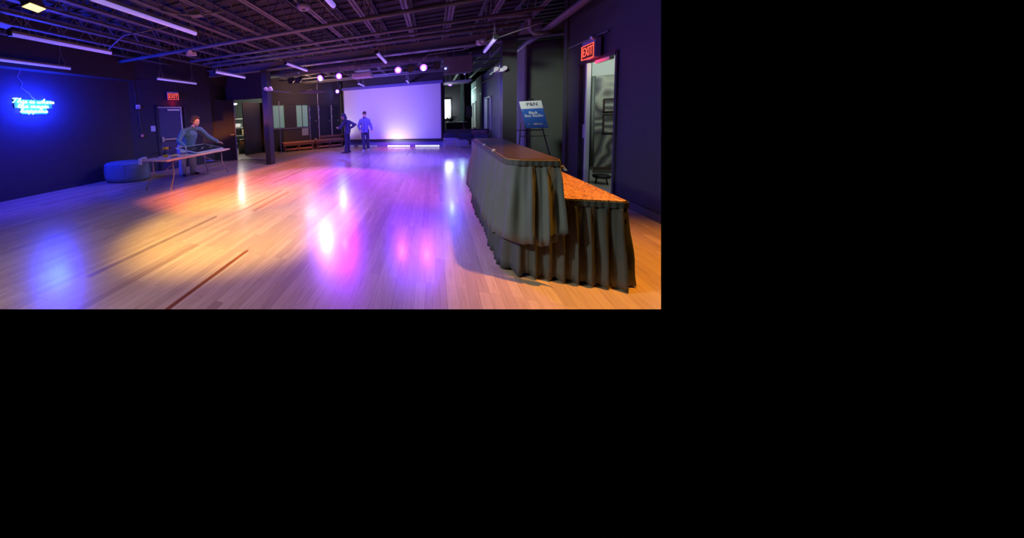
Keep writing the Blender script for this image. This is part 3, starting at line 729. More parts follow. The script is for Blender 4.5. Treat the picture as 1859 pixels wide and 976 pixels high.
# ================================================================== FOLDING TABLE
TZ = .735
tc0 = Vector((-5.57, 4.36, 0)); rt = math.radians(4.5)
tu = Vector((-math.sin(rt), math.cos(rt), 0)); tv = Vector((-math.cos(rt), -math.sin(rt), 0))
TLn, TW = 2.28, .82
tcen = tc0+tu*TLn/2+tv*TW/2
ft = empty('folding_table', tcen, math.atan2(tu.y, tu.x), 'long beige folding table with grey legs by the left wall', 'table')
MB().box((0, 0, TZ-.02), (TLn, TW, .04), bev=.012).build('tabletop', M['table'], ft)
MB().box((0, 0, TZ-.05), (TLn-.16, TW-.14, .03)).build('apron', M['tleg'], ft)
for s in (-1, 1):
    for t in (-1, 1):
        xx = s*(TLn/2-.27)
        MB().tube([(xx, t*.30, TZ-.05), (xx, t*.30, .42), (xx+s*0, t*.31, .36), (xx+s*.17, t*.36, .03)][0:4] if True else [], .016, 10).lathe((xx+s*.17, t*.36, 0), [(.022, 0), (.022, .035), (.015, .04)], 10).build('leg', M['tleg'], ft, True)
    MB().tube([(s*(TLn/2-.27), -.30, .40), (s*(TLn/2-.27), .30, .40)], .011, 8).build('crossbar', M['tleg'], ft)
    MB().tube([(s*(TLn/2-.27), 0, .40), (s*.32, 0, TZ-.06)], .009, 8).build('brace', M['tleg'], ft)
def on_table(a, b_, z=0): return tcen+tu*a+tv*b_+Vector((0, 0, TZ+z))
trz = math.atan2(tu.y, tu.x)
# framed board being worked on
e = empty('framed_board', on_table(.45, .05, .07), trz+.06, 'large black board with white border on the folding table under the hands of the man', 'board')
e.rotation_euler.x = .20
MB().box((0, 0, .012), (1.12, .66, .02), bev=.003).build('panel', M['door_black'], e)
b = MB()
for c, s in (((0, .325, .016), (1.14, .016, .026)), ((0, -.325, .016), (1.14, .016, .026)), ((.565, 0, .016), (.016, .66, .026)), ((-.565, 0, .016), (.016, .66, .026))): b.box(c, s)
b.build('frame', M['sign_white'], e)
b = MB(); [b.box((-.3+.13*i+random.uniform(-.03, .03), .08*math.sin(i*2.1), .0235), (.09, .012, .002), random.uniform(-.8, .8)) for i in range(7)]
b.build('markings', M['sign_white'], e)
# drill
e = empty('cordless_drill', on_table(-.66, .1), .9, 'yellow cordless drill standing on its battery on the folding table', 'drill')
MB().cyl((-.07, 0, .21), (.06, 0, .21), .034, .03, 16).build('motor_housing', M['yellow'], e, True)
MB().cyl((.06, 0, .21), (.12, 0, .21), .024, .014, 14).build('chuck', M['black'], e, True)
MB().tube([(-.02, 0, .19), (-.03, 0, .12), (-.035, 0, .06)], .019, 10).build('grip', M['black'], e, True)
MB().box((-.02, 0, .028), (.11, .075, .055), bev=.01).build('battery', M['yellow'], e)
e = empty('tape_roll', on_table(-TLn/2+.08, .34), 0, 'white tape roll hanging at the left corner of the folding table', 'tape')
MB().lathe((0, 0, 0), [(.045, 0), (.05, .01), (.05, .045), (.045, .05)], 20).build('roll', M['white'], e, True)
tag(MB().box(on_table(-TLn/2-.004, .36, -.05), (.012, .09, .13), trz).build('hanging_strip', M['white']), 'short white strip hanging off the left end of the folding table', 'strip')
for i, (a, b2, s, m, lab) in enumerate(((-1.0, .45, (.16, .06, .02), 'white', 'pale tool packet nearest the left end of the folding table'), (-.9, .25, (.22, .03, .02), 'metal', 'steel ruler-like tool left of the drill'),
        (-.8, .55, (.14, .05, .03), 'black', 'black tool lying behind the drill'), (-.42, .12, (.12, .04, .025), 'yellow', 'small yellow tool right of the drill'), (-.22, .05, (.07, .05, .02), 'baredge', 'small orange tool by the board edge'),
        (-.72, -.2, (.18, .025, .015), 'black', 'thin black tool on the near edge of the folding table'), (-.5, -.28, (.1, .03, .02), 'metal', 'small metal tool on the near edge of the folding table'))):
    tag(MB().box(on_table(a, b2, s[2]/2), s, trz+random.uniform(-.6, .6), bev=.006).cyl(on_table(a, b2, .012), on_table(a+.1, b2+.02, .012), .008, n=8).build('hand_tool', M[m]), lab, 'tool')
cb = [on_table(-.88+.055*i, .30+.11*math.sin(i*1.3), .012+.10*abs(math.sin(i*.55))*(1 if i < 9 else .3)) for i in range(13)]
tag(MB().tube(cb, .009, 8).build('power_cable', M['black'], None, True), 'looped dark cable lying behind the drill on the folding table', 'cable')
e = empty('desk_clamp', on_table(-.22, -.1), .4, 'thin bent metal clamp arm standing on the table left of the board', 'clamp')
MB().tube([(0, 0, 0), (.0, 0, .14), (-.03, 0, .2), (-.12, 0, .22)], .011, 8).build('arm', M['metal'], e, True)
MB().box((-.15, 0, .22), (.08, .035, .03), bev=.008).build('jaw', M['skin'], e)

# ================================================================== PEOPLE
def remesh(bm, name, m, parent, voxel, smooth=4, cut=None):
    me = bpy.data.meshes.new('tmp'); bm.to_mesh(me); bm.free()
    o = bpy.data.objects.new('tmp', me); COL.objects.link(o)
    r = o.modifiers.new('r', 'REMESH'); r.mode = 'VOXEL'; r.voxel_size = voxel; r.use_smooth_shade = True
    s = o.modifiers.new('s', 'SMOOTH'); s.factor = .5; s.iterations = smooth
    bpy.context.view_layer.update()
    me2 = bpy.data.meshes.new_from_object(o.evaluated_get(bpy.context.evaluated_depsgraph_get()))
    bpy.data.objects.remove(o)
    for p in me2.polygons: p.use_smooth = True
    me2.materials.clear(); me2.materials.append(m); me2.name = name
    ob = bpy.data.objects.new(name, me2); COL.objects.link(ob); ob.parent = parent
    return ob
def chain(B, st, yaw=0):
    """st: (point, rx, ry) ; ellipsoids interpolated between the stations; rx across, ry deep"""
    mx = Matrix.Rotation(yaw, 3, 'Z')
    for (p, ax, ay), (q, bx, by) in zip(st, st[1:]):
        p, q = Vector(p), Vector(q); L = (q-p).length; n = max(2, int(L/(.35*min(ax, ay, bx, by)))+1)
        for i in range(n+1):
            t = i/n; rx = ax+(bx-ax)*t; ry = ay+(by-ay)*t
            B.ball(p+(q-p)*t, 1, (rx, ry, (rx+ry)/2), 2, mx)
def head(B, c, yaw, tilt=0, s=1, ears=True):
    mx = Matrix.Rotation(yaw, 3, 'Z') @ Matrix.Rotation(tilt, 3, 'X')
    def P(x, y, z): return Vector(c)+mx @ (Vector((x, y, z))*s)
    def E(x, y, z, a, b_, d): B.ball(P(x, y, z), 1, (a*s, b_*s, d*s), 3, mx)
    E(0, .012, .03, .076, .094, .088)       # skull
    E(0, -.02, -.035, .062, .072, .075)     # face
    E(0, -.05, -.088, .034, .034, .028)     # chin
    for sx in (-1, 1):
        E(sx*.035, -.06, -.025, .024, .022, .024)   # cheeks
        E(sx*.03, -.077, .022, .024, .012, .010)    # brow
        if ears: E(sx*.078, .005, -.012, .012, .02, .032)
    E(0, -.092, -.012, .011, .016, .026); E(0, -.102, -.03, .016, .014, .011)  # nose
    E(0, -.084, -.060, .022, .010, .006); E(0, -.082, -.070, .019, .010, .006)  # lips
    return P, mx
def hand(B, w, d, palm_n, s=1, curl=.5):
    """w wrist, d finger direction, palm_n palm normal"""
    w = Vector(w); d = Vector(d).normalized(); n = Vector(palm_n); n = (n-d*n.dot(d)).normalized(); side = d.cross(n)
    for k in range(5): B.ball(w+d*.018*k*s+d*.01, 1, (.03*s, .03*s, .03*s) if k == 0 else (.034*s, .034*s, .018*s), 2, Matrix((side, d, n)).transposed())
    for k, (o, L) in enumerate(((-.027, .062), (-.009, .074), (.009, .07), (.027, .054))):
        p = w+d*.085*s+side*o*s; a = 0; dd = d.copy(); pts = [p]
        for j in range(3):
            a += curl*.55; dd = (d*math.cos(a)+n*math.sin(a)); p = p+dd*L/3*s*1.1; pts.append(p)
        for q0, q1 in zip(pts, pts[1:]):
            for t in (0, .33, .66, 1): B.ball(q0+(q1-q0)*t, .0088*s, sub=1)
    p = w+d*.03*s-side*.03*s; q = p+(d*.6-side*.7+n*.3).normalized()*.04*s; r2 = q+(d*.9-side*.2+n*.4).normalized()*.032*s
    for q0, q1 in ((p, q), (q, r2)):
        for t in (0, .25, .5, .75, 1): B.ball(q0+(q1-q0)*t, .0105*s, sub=1)
def person(root, P, yaw, cloth, hd):
    """P: joint dictionary in room coordinates, root: Empty"""
    base = Vector(root.location)
    J = {k: Vector(v)-base for k, v in P.items()}
    for k in hd.get('shift', {}): J[k].x += hd['shift'][k]
    tw = P_w = hd.get('w', 1.0)
    B = MB()
    Pf, hm = head(B, J['head'], hd['yaw'], hd.get('tilt', 0), hd.get('s', 1.08))
    chain(B, [(J['head']+Vector((0, 0, -.06)), .05, .055), (J['neck'], .055, .058), (J['chest']+Vector((0, 0, .1)), .09, .07)], yaw)
    chain(B, [(J['chest'], .15, .10), (J['waist'], .13, .095), (J['pelvis'], .15, .105)], yaw)
    for s in 'lr':
        chain(B, [(J['sh'+s], .052, .052), (J['el'+s], .038, .038), (J['wr'+s], .026, .026)])
        chain(B, [(J['hip'+s], .08, .08), (J['kn'+s], .055, .055), (J['an'+s], .038, .038)])
        B.ball(J['an'+s]+Vector((0, 0, -.03)), .04)
        hand(B, J['wr'+s], hd['hd'+s], hd['hn'+s], 1, hd.get('curl'+s, .5))
    remesh(B.bm, 'body', M['skin'], root, .0075, 3)
    # eyes
    for sx in (-1, 1):
        MB().ball(Pf(sx*.03, -.078, .006), .011).build('eye', M['black'], root, True)
    # top garment
    B = MB(); k = cloth.get('bulk', 1)
    chain(B, [(J['neck']+Vector((0, 0, -.01)), .062, .068), (J['chest']+Vector((0, 0, .10)), .13, .095), (J['chest'], .16*k, .118*k), (J['waist'], .155*k, .125*k), (J['hem'], .17*k, .135*k), (J['hem']+Vector((0, 0, -.16)), .172*k, .137*k)], yaw)
    zc = J['hem'].z-.05; hm_ = {J['wr'+s].z for s in 'lr'}
    if not any((Vector((J['wr'+s].x, J['wr'+s].y, 0))-Vector((J['hem'].x, J['hem'].y, 0))).length < .17 and J['wr'+s].z < zc+.05 for s in 'lr'):
        g = list(B.bm.verts)+list(B.bm.edges)+list(B.bm.faces)
        rr = bmesh.ops.bisect_plane(B.bm, geom=g, plane_co=(0, 0, zc), plane_no=(0, 0, -1), clear_outer=True, dist=1e-6)
        bmesh.ops.holes_fill(B.bm, edges=[q for q in rr['geom_cut'] if isinstance(q, bmesh.types.BMEdge)])
    for s in 'lr':
        w2 = J['el'+s]+(J['wr'+s]-J['el'+s])*.93
        chain(B, [(J['neck']+Vector((0, 0, -.04)), .06, .06), (J['sh'+s], .062*k, .066*k)])
        chain(B, [(J['sh'+s], .066*k, .066*k), (J['sh'+s].lerp(J['el'+s], .5), .062*k, .062*k), (J['el'+s], .058*k, .058*k), (J['el'+s].lerp(w2, .6), .052*k, .052*k), (w2, .046*k, .046*k)])
    o = remesh(B.bm, cloth['top'][0], M[cloth['top'][1]], root, .013, 4)
    crease(o, .012, 9)
    # trousers
    B = MB(); lk = cloth.get('leg', 1)
    chain(B, [(J['waist']+Vector((0, 0, -.05)), .14, .11), (J['pelvis'], .158*lk, .118*lk)], yaw)
    for s in 'lr':
        chain(B, [(J['hip'+s], .092*lk, .092*lk), (J['kn'+s], .072*lk, .072*lk), (J['an'+s]+Vector((0, 0, .0)), .062*lk, .066*lk)])
    o = remesh(B.bm, 'trousers', M[cloth['bottom']], root, .013, 4)
    crease(o, .010, 11)
    for s in 'lr':
        f = Vector(hd['toe'+s]).normalized(); a = J['an'+s]; g = a-Vector((0, 0, a.z))
        fm = Matrix((Vector((f.y, -f.x, 0)), f, Vector((0, 0, 1)))).transposed()
        B = MB()
        for t, r, hh in ((-.06, .036, .05), (-.02, .04, .055), (.03, .042, .05), (.08, .046, .035), (.13, .046, .028), (.17, .036, .022)):
            B.ball(g+f*t+Vector((0, 0, hh*.95)), 1, (r, .05, hh), 2, fm)
        B.ball(a+Vector((0, 0, -.005)), .048)
        remesh(B.bm, 'shoe', M[cloth['shoe']], root, .009, 2)
    return Pf, hm
def crease(o, amp, f):
    me = o.data
    ns_ = [v.normal.copy() for v in me.vertices]
    for v, n in zip(me.vertices, ns_):
        c = v.co
        v.co = c+n*amp*noise.noise((c.x*f, c.y*f, c.z*f*.55+3))

# the man at the table
r1 = empty('person', (-6.78, 6.15, 0), 0, 'person in slate blue sweater and faded jeans leaning over the folding table', 'person')
yaw1 = math.radians(62)
Pf, hm = person(r1, dict(head=(-6.50, 6.13, 1.585), neck=(-6.60, 6.10, 1.43), chest=(-6.68, 6.08, 1.20), waist=(-6.76, 6.07, .97), pelvis=(-6.80, 6.06, .84), hem=(-6.79, 6.06, .80),
    shl=(-6.52, 6.30, 1.34), ell=(-6.42, 6.50, 1.10), wrl=(-6.22, 6.66, .93),
    shr=(-6.74, 5.88, 1.32), elr=(-6.72, 5.68, 1.05), wrr=(-6.46, 5.66, .87),
    hipl=(-6.76, 6.17, .82), knl=(-6.72, 6.20, .46), anl=(-6.74, 6.22, .07),
    hipr=(-6.84, 5.96, .82), knr=(-6.80, 5.92, .46), anr=(-6.82, 5.92, .07)), yaw1,
    dict(top=('sweater', 'shirt'), bottom='jean', shoe='shoe', bulk=1.2, leg=1.5),
    dict(yaw=math.radians(92), tilt=.25, s=1.2, hdl=(.8, .5, -.2), hnl=(0, 0, -1), hdr=(.8, .35, -.3), hnr=(0, 0, -1), toel=(.9, .1, 0), toer=(.9, -.35, 0), shift={k: -.1 for k in ('hipl', 'hipr', 'knl', 'knr', 'anl', 'anr', 'pelvis', 'hem')}))
B = MB()
def hair(B, Pf, hm, s, long=0):
    for (x, y, z, a, b_, d) in ((0, .035, .06, .088, .098, .082), (0, .06, .0, .085, .075, .09), (-.07, .03, .03, .03, .06, .06), (.07, .03, .03, .03, .06, .06), (0, -.045, .105, .06, .045, .03), (.03, .08, .05, .06, .06, .06)):
        B.ball(Pf(x, y, z), 1, (a*s, b_*s, d*s), 3, hm)
    if long:
        for i in range(9):
            t = i/8*PI; B.ball(Pf(.085*math.cos(t), .03+.07*math.sin(t), -.03+.01*(i % 2)), .032*s, sub=2)
hair(B, Pf, hm, 1.28, 1)
o = remesh(B.bm, 'hair', M['hair'], r1, .010, 2); crease(o, .012, 30)

# person in profile with a hand on the hip
r2 = empty('person', (-3.48, 11.25, 0), 0, 'person in dark hooded jacket seen from the side, elbow bent behind, left of the screen', 'person')
yaw2 = math.radians(-65)
Pf, hm = person(r2, dict(head=(-3.60, 11.25, 1.56), neck=(-3.53, 11.25, 1.42), chest=(-3.43, 11.25, 1.20), waist=(-3.42, 11.26, .98), pelvis=(-3.46, 11.25, .88), hem=(-3.46, 11.25, .86),
    shl=(-3.40, 11.36, 1.34), ell=(-3.13, 11.42, 1.20), wrl=(-3.32, 11.40, 1.06),
    shr=(-3.50, 11.08, 1.33), elr=(-3.64, 11.00, 1.12), wrr=(-3.72, 10.98, 1.06),
    hipl=(-3.45, 11.33, .86), knl=(-3.42, 11.34, .47), anl=(-3.44, 11.34, .07),
    hipr=(-3.48, 11.17, .86), knr=(-3.46, 11.12, .48), anr=(-3.50, 11.10, .07)), yaw2,
    dict(top=('jacket', 'jacket'), bottom='darkpant', shoe='shoe', bulk=1.08, leg=.98),
    dict(yaw=math.radians(-80), tilt=.35, s=1.02, hdl=(-.7, -.2, -.5), hnl=(-.3, 0, -1), hdr=(-.8, .1, .3), hnr=(0, 1, 0), toel=(-1, -.1, 0), toer=(-1, -.3, 0)))
B = MB()
for (x, y, z, a, b_, d) in ((0, .03, .045, .092, .108, .09), (0, .06, -.03, .088, .075, .09), (0, .07, -.10, .09, .07, .06)): B.ball(Pf(x, y, z), 1, (a, b_, d), 3, hm)
o = remesh(B.bm, 'hood', M['jacket'], r2, .010, 2)

# person walking towards the viewer
r3 = empty('person', (-2.84, 12.0, 0), 0, 'person in blue jacket and dark cap walking forward in front of the screen', 'person')
yaw3 = math.radians(14)
Pf, hm = person(r3, dict(head=(-2.84, 11.97, 1.62), neck=(-2.85, 12.0, 1.50), chest=(-2.86, 12.0, 1.27), waist=(-2.86, 12.0, 1.04), pelvis=(-2.85, 12.0, .93), hem=(-2.86, 12.0, .86),
    shl=(-2.69, 12.04, 1.36), ell=(-2.60, 12.08, 1.12), wrl=(-2.53, 11.96, .93),
    shr=(-3.02, 11.97, 1.36), elr=(-3.13, 11.97, 1.12), wrr=(-3.03, 11.82, .96),
    hipl=(-2.76, 12.02, .90), knl=(-2.74, 12.02, .49), anl=(-2.76, 12.15, .08),
    hipr=(-2.94, 11.98, .90), knr=(-2.90, 11.88, .50), anr=(-2.86, 11.80, .07)), yaw3,
    dict(top=('jacket', 'jacket2'), bottom='darkpant', shoe='shoe_w', bulk=1.10, leg=1.05),
    dict(yaw=math.radians(14), tilt=.1, s=1.05, hdl=(.05, -.1, -1), hnl=(-1, 0, 0), hdr=(.5, -.3, -.8), hnr=(0, 1, 0), toel=(.2, -1, 0), toer=(-.1, -1, 0)))
b = MB(); zf = Vector((.035, -.145, 0))
b.tube([Vector((-.02, -.105, 1.42)), Vector((-.015, -.145, 1.27)), Vector((-.01, -.155, 1.04)), Vector((-.01, -.158, .83))], .007, 6)
b.build('zipper', M['darkpant'], r3, True)
b = MB(); b.tube([Vector((-.01+.075*math.cos(a), .0+.075*math.sin(a), 1.455-.02*math.sin(a+PI)*-1)) for a in [k*PI/10 for k in range(21)]], .020, 8); b.build('collar', M['jacket'], r3, True)
B = MB(); B.ball(Pf(0, .012, .06), 1, (.09, .105, .075), 3, hm); B.ball(Pf(0, .05, .02), 1, (.085, .07, .07), 3, hm)
for x in (-.04, 0, .04): B.ball(Pf(x, -.10, .045), 1, (.04, .05, .010), 2, hm)
remesh(B.bm, 'cap', M['hair'], r3, .010, 2)

# ================================================================== SCREEN
e = empty('projection_screen', (-1.98, 13.65, 0), 0, 'huge lavender projection screen at the end of the hall', 'screen')
MB().box((0, 0, 1.63), (4.62, .02, 2.52)).build('fabric', M['screen'], e)
b = MB().box((0, .02, 2.96), (4.8, .14, .14), bev=.01); b.build('top_case', M['jacket2'], e)
MB().box((0, 0, .34), (4.74, .05, .05)).build('bottom_bar', M['black'], e)
for s in (-1, 1): MB().box((s*2.34, .01, 1.63), (.05, .04, 2.6)).build('side_rail', M['black'], e)
pj = area('projector_beam', (-2.0, 10.2, 2.5), (-1.95, 13.65, 1.75), (.20, .12, 1), 90, .5, .3)
pj.data.spread = math.radians(120)
for x0, x1, lit, lab in ((-3.55, -2.55, 0, 'dim LED batten light on the floor behind the walking person'), (-2.1, -1.05, 1, 'bright LED batten light on the floor at the middle of the screen'), (-.82, .27, 1, 'bright LED batten light on the floor at the right end of the screen'), (-4.3, -3.75, 0, 'dim LED batten light on the floor at the left end of the screen')):
    e = empty('led_batten', ((x0+x1)/2, 13.4, 0), 0, lab, 'LED batten', 'LED battens along the foot of the screen')
    MB().box((0, 0, .06), (x1-x0, .08, .09), bev=.008).build('housing', M['steel'], e)
    b = MB(); n = int((x1-x0)/.075)
    for i in range(n): b.box((-(x1-x0)/2+.05+i*.075, -.045, .08), (.05, .012, .03))
    for i in range(n): b.box((-(x1-x0)/2+.05+i*.075, -.045, .035), (.07, .012, .022))
    b.build('led_strip', M['led' if lit else 'led_dim'], e)

# wooden risers in front of the diagonal wall
def riser(s0, s1, o0, o1, z, lab, top='platform'):
    c = dg((s0+s1)/2, 0, (o0+o1)/2)
    e = empty('stage_riser', c, drz, lab, 'platform', 'wooden risers by the mirror wall')
    L, W = s1-s0, abs(o1-o0)
    MB().box((0, 0, z-.02), (L, W, .04), bev=.004).build('deck', M[top], e)
    b = MB().box((0, -W/2+.02, z-.10), (L, .035, .13)).box((0, W/2-.02, z-.10), (L, .035, .13)).box((L/2-.02, 0, z-.10), (.035, W, .13)).box((-L/2+.02, 0, z-.10), (.035, W, .13))
    b.build('frame', M['platform_dark'], e)
    for sx in (-1, 0, 1):
        for sy in (-1, 1): MB().box((sx*(L/2-.1), sy*(W/2-.08), (z-.04)/2), (.09, .07, z-.04)).build('leg', M['platform_dark'], e)
    MB().box((0, -W/2+.08, .12), (L-.2, .04, .07)).build('stretcher', M['platform'], e)
    return e
riser(.15, 1.78, .12, .62, .45, 'low wooden riser nearest the steel column')
riser(1.84, 3.42, .12, .62, .45, 'low wooden riser beside the person in profile')
riser(2.3, 3.75, -.0+.02, .11+.0, .62, 'narrow raised wooden step behind the right-hand riser')
for s, lab in ((.02, 'thin vertical metal pole at the left end of the mirror wall'), (2.26, 'thin vertical metal pole in the middle of the mirror wall'), (3.62, 'thin vertical metal pole near the left edge of the screen')):
    e = tag(MB().cyl(dg(s, 0, .68 if s < 1 else .09), dg(s, 3.3 if s > 1 else 2.4, .68 if s < 1 else .09), .015, n=8).lathe(dg(s, 0, .68 if s < 1 else .09), [(.06, 0), (.06, .01), (.02, .02)], 12).build('floor_pole', M['metal']), lab, 'pole', 'thin floor poles')
tag(MB().ball(dg(1.95, .50, .3), .05, (1.3, .8, .8)).ball(dg(2.0, .52, .3), .03).build('small_bag', M['metal'], None, True), 'small shiny bundle resting on the wooden riser', 'bag')

# ================================================================== RIGHT BACK AREA
struct(MB().box((1.35, 13.85, .55), (1.9, .08, .42)).build('trim_31', M['wall']))
e = empty('bright_window', (.87, 20.25, 1.8), 0, 'brilliant white daylight window far behind at the right of the screen', 'window')
MB().box((0, 0, 0), (.44, .04, 1.3)).build('pane', M['daylight'], e)
b = MB(); [b.box(c, s) for c, s in (((0, 0, .67), (.56, .06, .06)), ((0, 0, -.67), (.56, .06, .06)), ((.25, 0, 0), (.06, .06, 1.38)), ((-.25, 0, 0), (.06, .06, 1.38)))]
b.build('frame', M['black'], e)
point('window_light', (.9, 19.6, 1.9), (.85, .95, 1), 60, .3)
e = empty('potted_plant', (.94, 16.95, 0), 0, 'small dark plant silhouetted against the white window', 'plant')
MB().lathe((0, 0, 0), [(.14, 0), (.18, .9), (.16, .95)], 16).build('planter', M['black'], e, True)
b = MB()
for i in range(16):
    a = i*2.4; l = random.uniform(.14, .28); p = Vector((0, 0, .95)); q = p+Vector((math.cos(a)*l, math.sin(a)*l, random.uniform(.12, .42)))
    m_ = (p+q)/2+Vector((0, 0, .1)); b.tube([p, m_, q], .018, 5)
    b.ball(q, .06, (1, .5, .35), 1)
b.build('leaves', M['plant'], e)
def seat(x, y, rz, lab, m):
    e = empty('lounge_chair', (x, y, 0), rz, lab, 'chair', 'low chairs right of the screen')
    MB().box((0, 0, .44), (.5, .48, .05), bev=.02).build('seat', M[m], e)
    MB().box((0, .23, .56), (.48, .04, .18), bev=.02).build('backrest', M['sofa'], e)
    for sx in (-1, 1):
        for sy in (-1, 1): MB().cyl((sx*.22, sy*.2, .42), (sx*.235, sy*.22, 0), .013, n=8).build('leg', M['metal'], e)
    MB().tube([(-.22, -.2, .2), (.22, -.2, .2)], .009, 6).build('stretcher', M['metal'], e)
    return e
seat(.66, 12.6, .1, 'low chair with pale seat and metal legs just right of the screen', 'exit_box')
seat(1.22, 12.5, -.1, 'dark low chair with metal legs, middle one right of the screen', 'sofa')
seat(1.62, 11.6, -.25, 'dark low chair with metal legs behind the far end of the skirted counter', 'sofa')
e = empty('armchair', (1.75, 13.0, 0), -.3, 'dark plum armchair behind the far end of the skirted counter', 'armchair')
MB().box((0, 0, .3), (.62, .62, .3), bev=.05).build('seat', M['brown_leather'], e); MB().box((0, .27, .55), (.62, .14, .36), bev=.05).build('backrest', M['brown_leather'], e)
for s in (-1, 1): MB().box((s*.33, 0, .45), (.12, .62, .25), bev=.04).build('armrest', M['brown_leather'], e)
e = empty('reception_desk', (1.15, 16.2, 0), 0, 'dark desk with pale top edge below the white window', 'desk')
MB().box((0, 0, .5), (1.0, .5, 1.0), bev=.01).build('body', M['wall'], e); MB().box((0, 0, 1.02), (1.05, .56, .03)).build('desktop', M['frame_lite'], e)
for x, z, lab in ((1.42, .62, 'small copper-shaded lamp left of the pair beyond the chairs'), (1.9, .62, 'small copper-shaded lamp right of the pair beyond the chairs')):
    e = empty('table_lamp', (x, 15.4, 0), 0, lab, 'lamp')
    MB().lathe((0, 0, 0), [(.12, 0), (.12, .02), (.015, .03), (.015, .6)], 16).build('base', M['metal'], e, True)
    MB().lathe((0, 0, .58), [(.10, 0), (.075, .16), (.07, .165)], 20).build('lamp_shade', M['baredge'], e, True)
tag(MB().box((1.86, 17.19, 1.55), (.3, .04, .62)).box((1.86, 17.165, 1.55), (.24, .02, .52)).build('wall_poster', M['exit_box']), 'pale lavender framed panel standing by the far wall', 'poster')
tag(MB().box((1.80, 17.28, 1.7), (.36, .12, 3.4)).build('partition', M['wall']), 'black partition at the far end behind the lavender panel', 'partition')
tag(MB().cyl((1.46, 15.9, 0), (1.46, 15.9, 2.7), .015, n=8).lathe((1.46, 15.9, 0), [(.08, 0), (.08, .01), (.02, .03)], 12).build('floor_pole', M['metal']), 'thin vertical pole in the far room right of the white window', 'pole')
# doors in the inner right wall
for i, (y0, y1, zt) in enumerate(((14.0, 15.7, 2.2), (18.6, 20.4, 2.15))):
    b = MB().box((2.42, y0+.05, zt/2), (.12, .1, zt)).box((2.42, y1-.05, zt/2), (.12, .1, zt)).box((2.42, (y0+y1)/2, zt-.03), (.12, y1-y0, .06))
    d = struct(b.build('door_%d' % (7+i), M['sign_white']))
    MB().box((2.5, (y0+y1)/2+.1, zt/2), (.04, (y1-y0)-.6, zt-.1)).build('door_leaf', M['frame_lite'], d)
point('side_room_lamp', (3.4, 14.9, 2.2), (.85, 1, 1), 30, .2)
struct(MB().box((2.36, 16.95, 1.7), (.1, 1.9, 3.4)).build('trim_32', M['wall']))
pipe('conduit', [(2.36, 12.0, 3.0), (2.36, 22, 2.95)], .03, 'pale rail running back along the top of the bluish inner wall', 'rail', 'metal', 8, False)
tag(MB().box((2.385, 13.4, 1.15), (.02, .09, .13), bev=.004).build('light_switch', M['metal']), 'small light switch on the bluish wall left of the right pillar', 'switch')
e = em_light((2.34, 16.4, 2.45), PI/2, 'tiny white emergency lamp on the dark strip of the inner wall', 1)
spot('wall_wash_blue', (-.2, 10.2, 3.1), (2.4, 11.6, 1.7), (.22, .18, 1), 190, 75, 1.0, .2)
point('far_room_lamp', (1.9, 20.6, 2.5), (.6, .95, .9), 90, .3)
point('riser_fill_light', (-5.3, 11.2, 2.9), (1, .55, .42), 90, .3)  # unseen fill that brightens the wooden risers, no fixture here

# ================================================================== EXIT DOORWAY ON THE RIGHT
b = MB()
for y in (dy0+.01, dy1-.02): b.box((2.69, y, dz/2), (.07, .05, dz))
b.box((2.69, (dy0+dy1)/2, dz-.02), (.07, dy1-dy0, .05))
dr = struct(b.build('door_9', M['wall']))
MB().box((2.72, 6.70, dz/2), (.045, .27, dz-.06)).build('side_leaf', M['door_black'], dr)
MB().box((2.68, 6.545, dz/2-.02), (.06, .045, dz-.06)).build('pale_edge', M['frame_lite'], dr)
MB().box((2.69, 6.66, 1.05), (.015, .12, .26)).build('push_plate', M['metal'], dr)
MB().box((2.66, 6.0, dz-.08), (.06, .42, .05)).build('door_closer', M['metal'], dr)
MB().cyl((2.665, 6.83, .05), (2.665, 6.83, dz), .008, n=6).build('hinge_rod', M['metal'], dr)
# vestibule beyond
struct(MB().box((3.35, 7.26, 1.4), (1.2, .06, 2.8)).clip().build('wall_right_5', M['beige_wall']))
struct(MB().box((3.4, 6.0, -.02), (1.24, 2.6, .045)).clip().build('floor_3', M['concrete']))
struct(MB().box((3.4, 6.0, 2.72), (1.24, 2.6, .05)).clip().build('ceiling_2', M['beige_wall']))
struct(MB().box((3.35, 7.22, .02), (1.0, .02, .04)).clip().build('baseboard_right_2', M['agate_base']))
e = empty('agate_wallpaper', (3.3, 7.205, 1.2), 0, 'grey and cream swirling agate-patterned panel seen through the right doorway', 'wall panel')
MB().box((0.02, 0, 0), (.50, .015, 1.86)).build('panel', M['agate'], e)
MB().box((0.02, -.012, -.95), (.50, .03, .05)).build('fringe', M['platform_dark'], e)
for x, z, hh, ww, lab in ((3.33, 1.53, .25, .26, 'upper dark picture frame on the agate panel'), (3.33, 1.16, .37, .26, 'lower dark picture frame on the agate panel')):
    e = empty('picture_frame', (x, 7.18, z), 0, lab, 'picture frame')
    b = MB(); [b.box(c, s_) for c, s_ in (((ww/2, 0, 0), (.02, .02, hh)), ((-ww/2, 0, 0), (.02, .02, hh)), ((0, 0, hh/2), (ww, .02, .02)), ((0, 0, -hh/2), (ww, .02, .02)))]
    b.build('frame', M['hair'], e); MB().box((0, .006, 0), (ww-.02, .006, hh-.02)).build('picture', M['agate'], e)
b = MB()
for i in range(9): b.cyl((2.92+.017*i, 7.19+.006*(i % 2), .28), (2.92+.017*i, 7.19+.006*(i % 2), 2.13), .009, n=8)
tag(b.build('striped_curtain', M['stripes'], None, True), 'grey striped curtain beside the agate panel beyond the right doorway', 'curtain')
e = empty('round_stool', (3.05, 6.86, 0), 0, 'low round black stool on the floor beyond the right doorway', 'stool')
MB().lathe((0, 0, .12), [(.12, 0), (.135, .02), (.135, .05), (.12, .06)], 24).build('seat', M['black'], e, True)
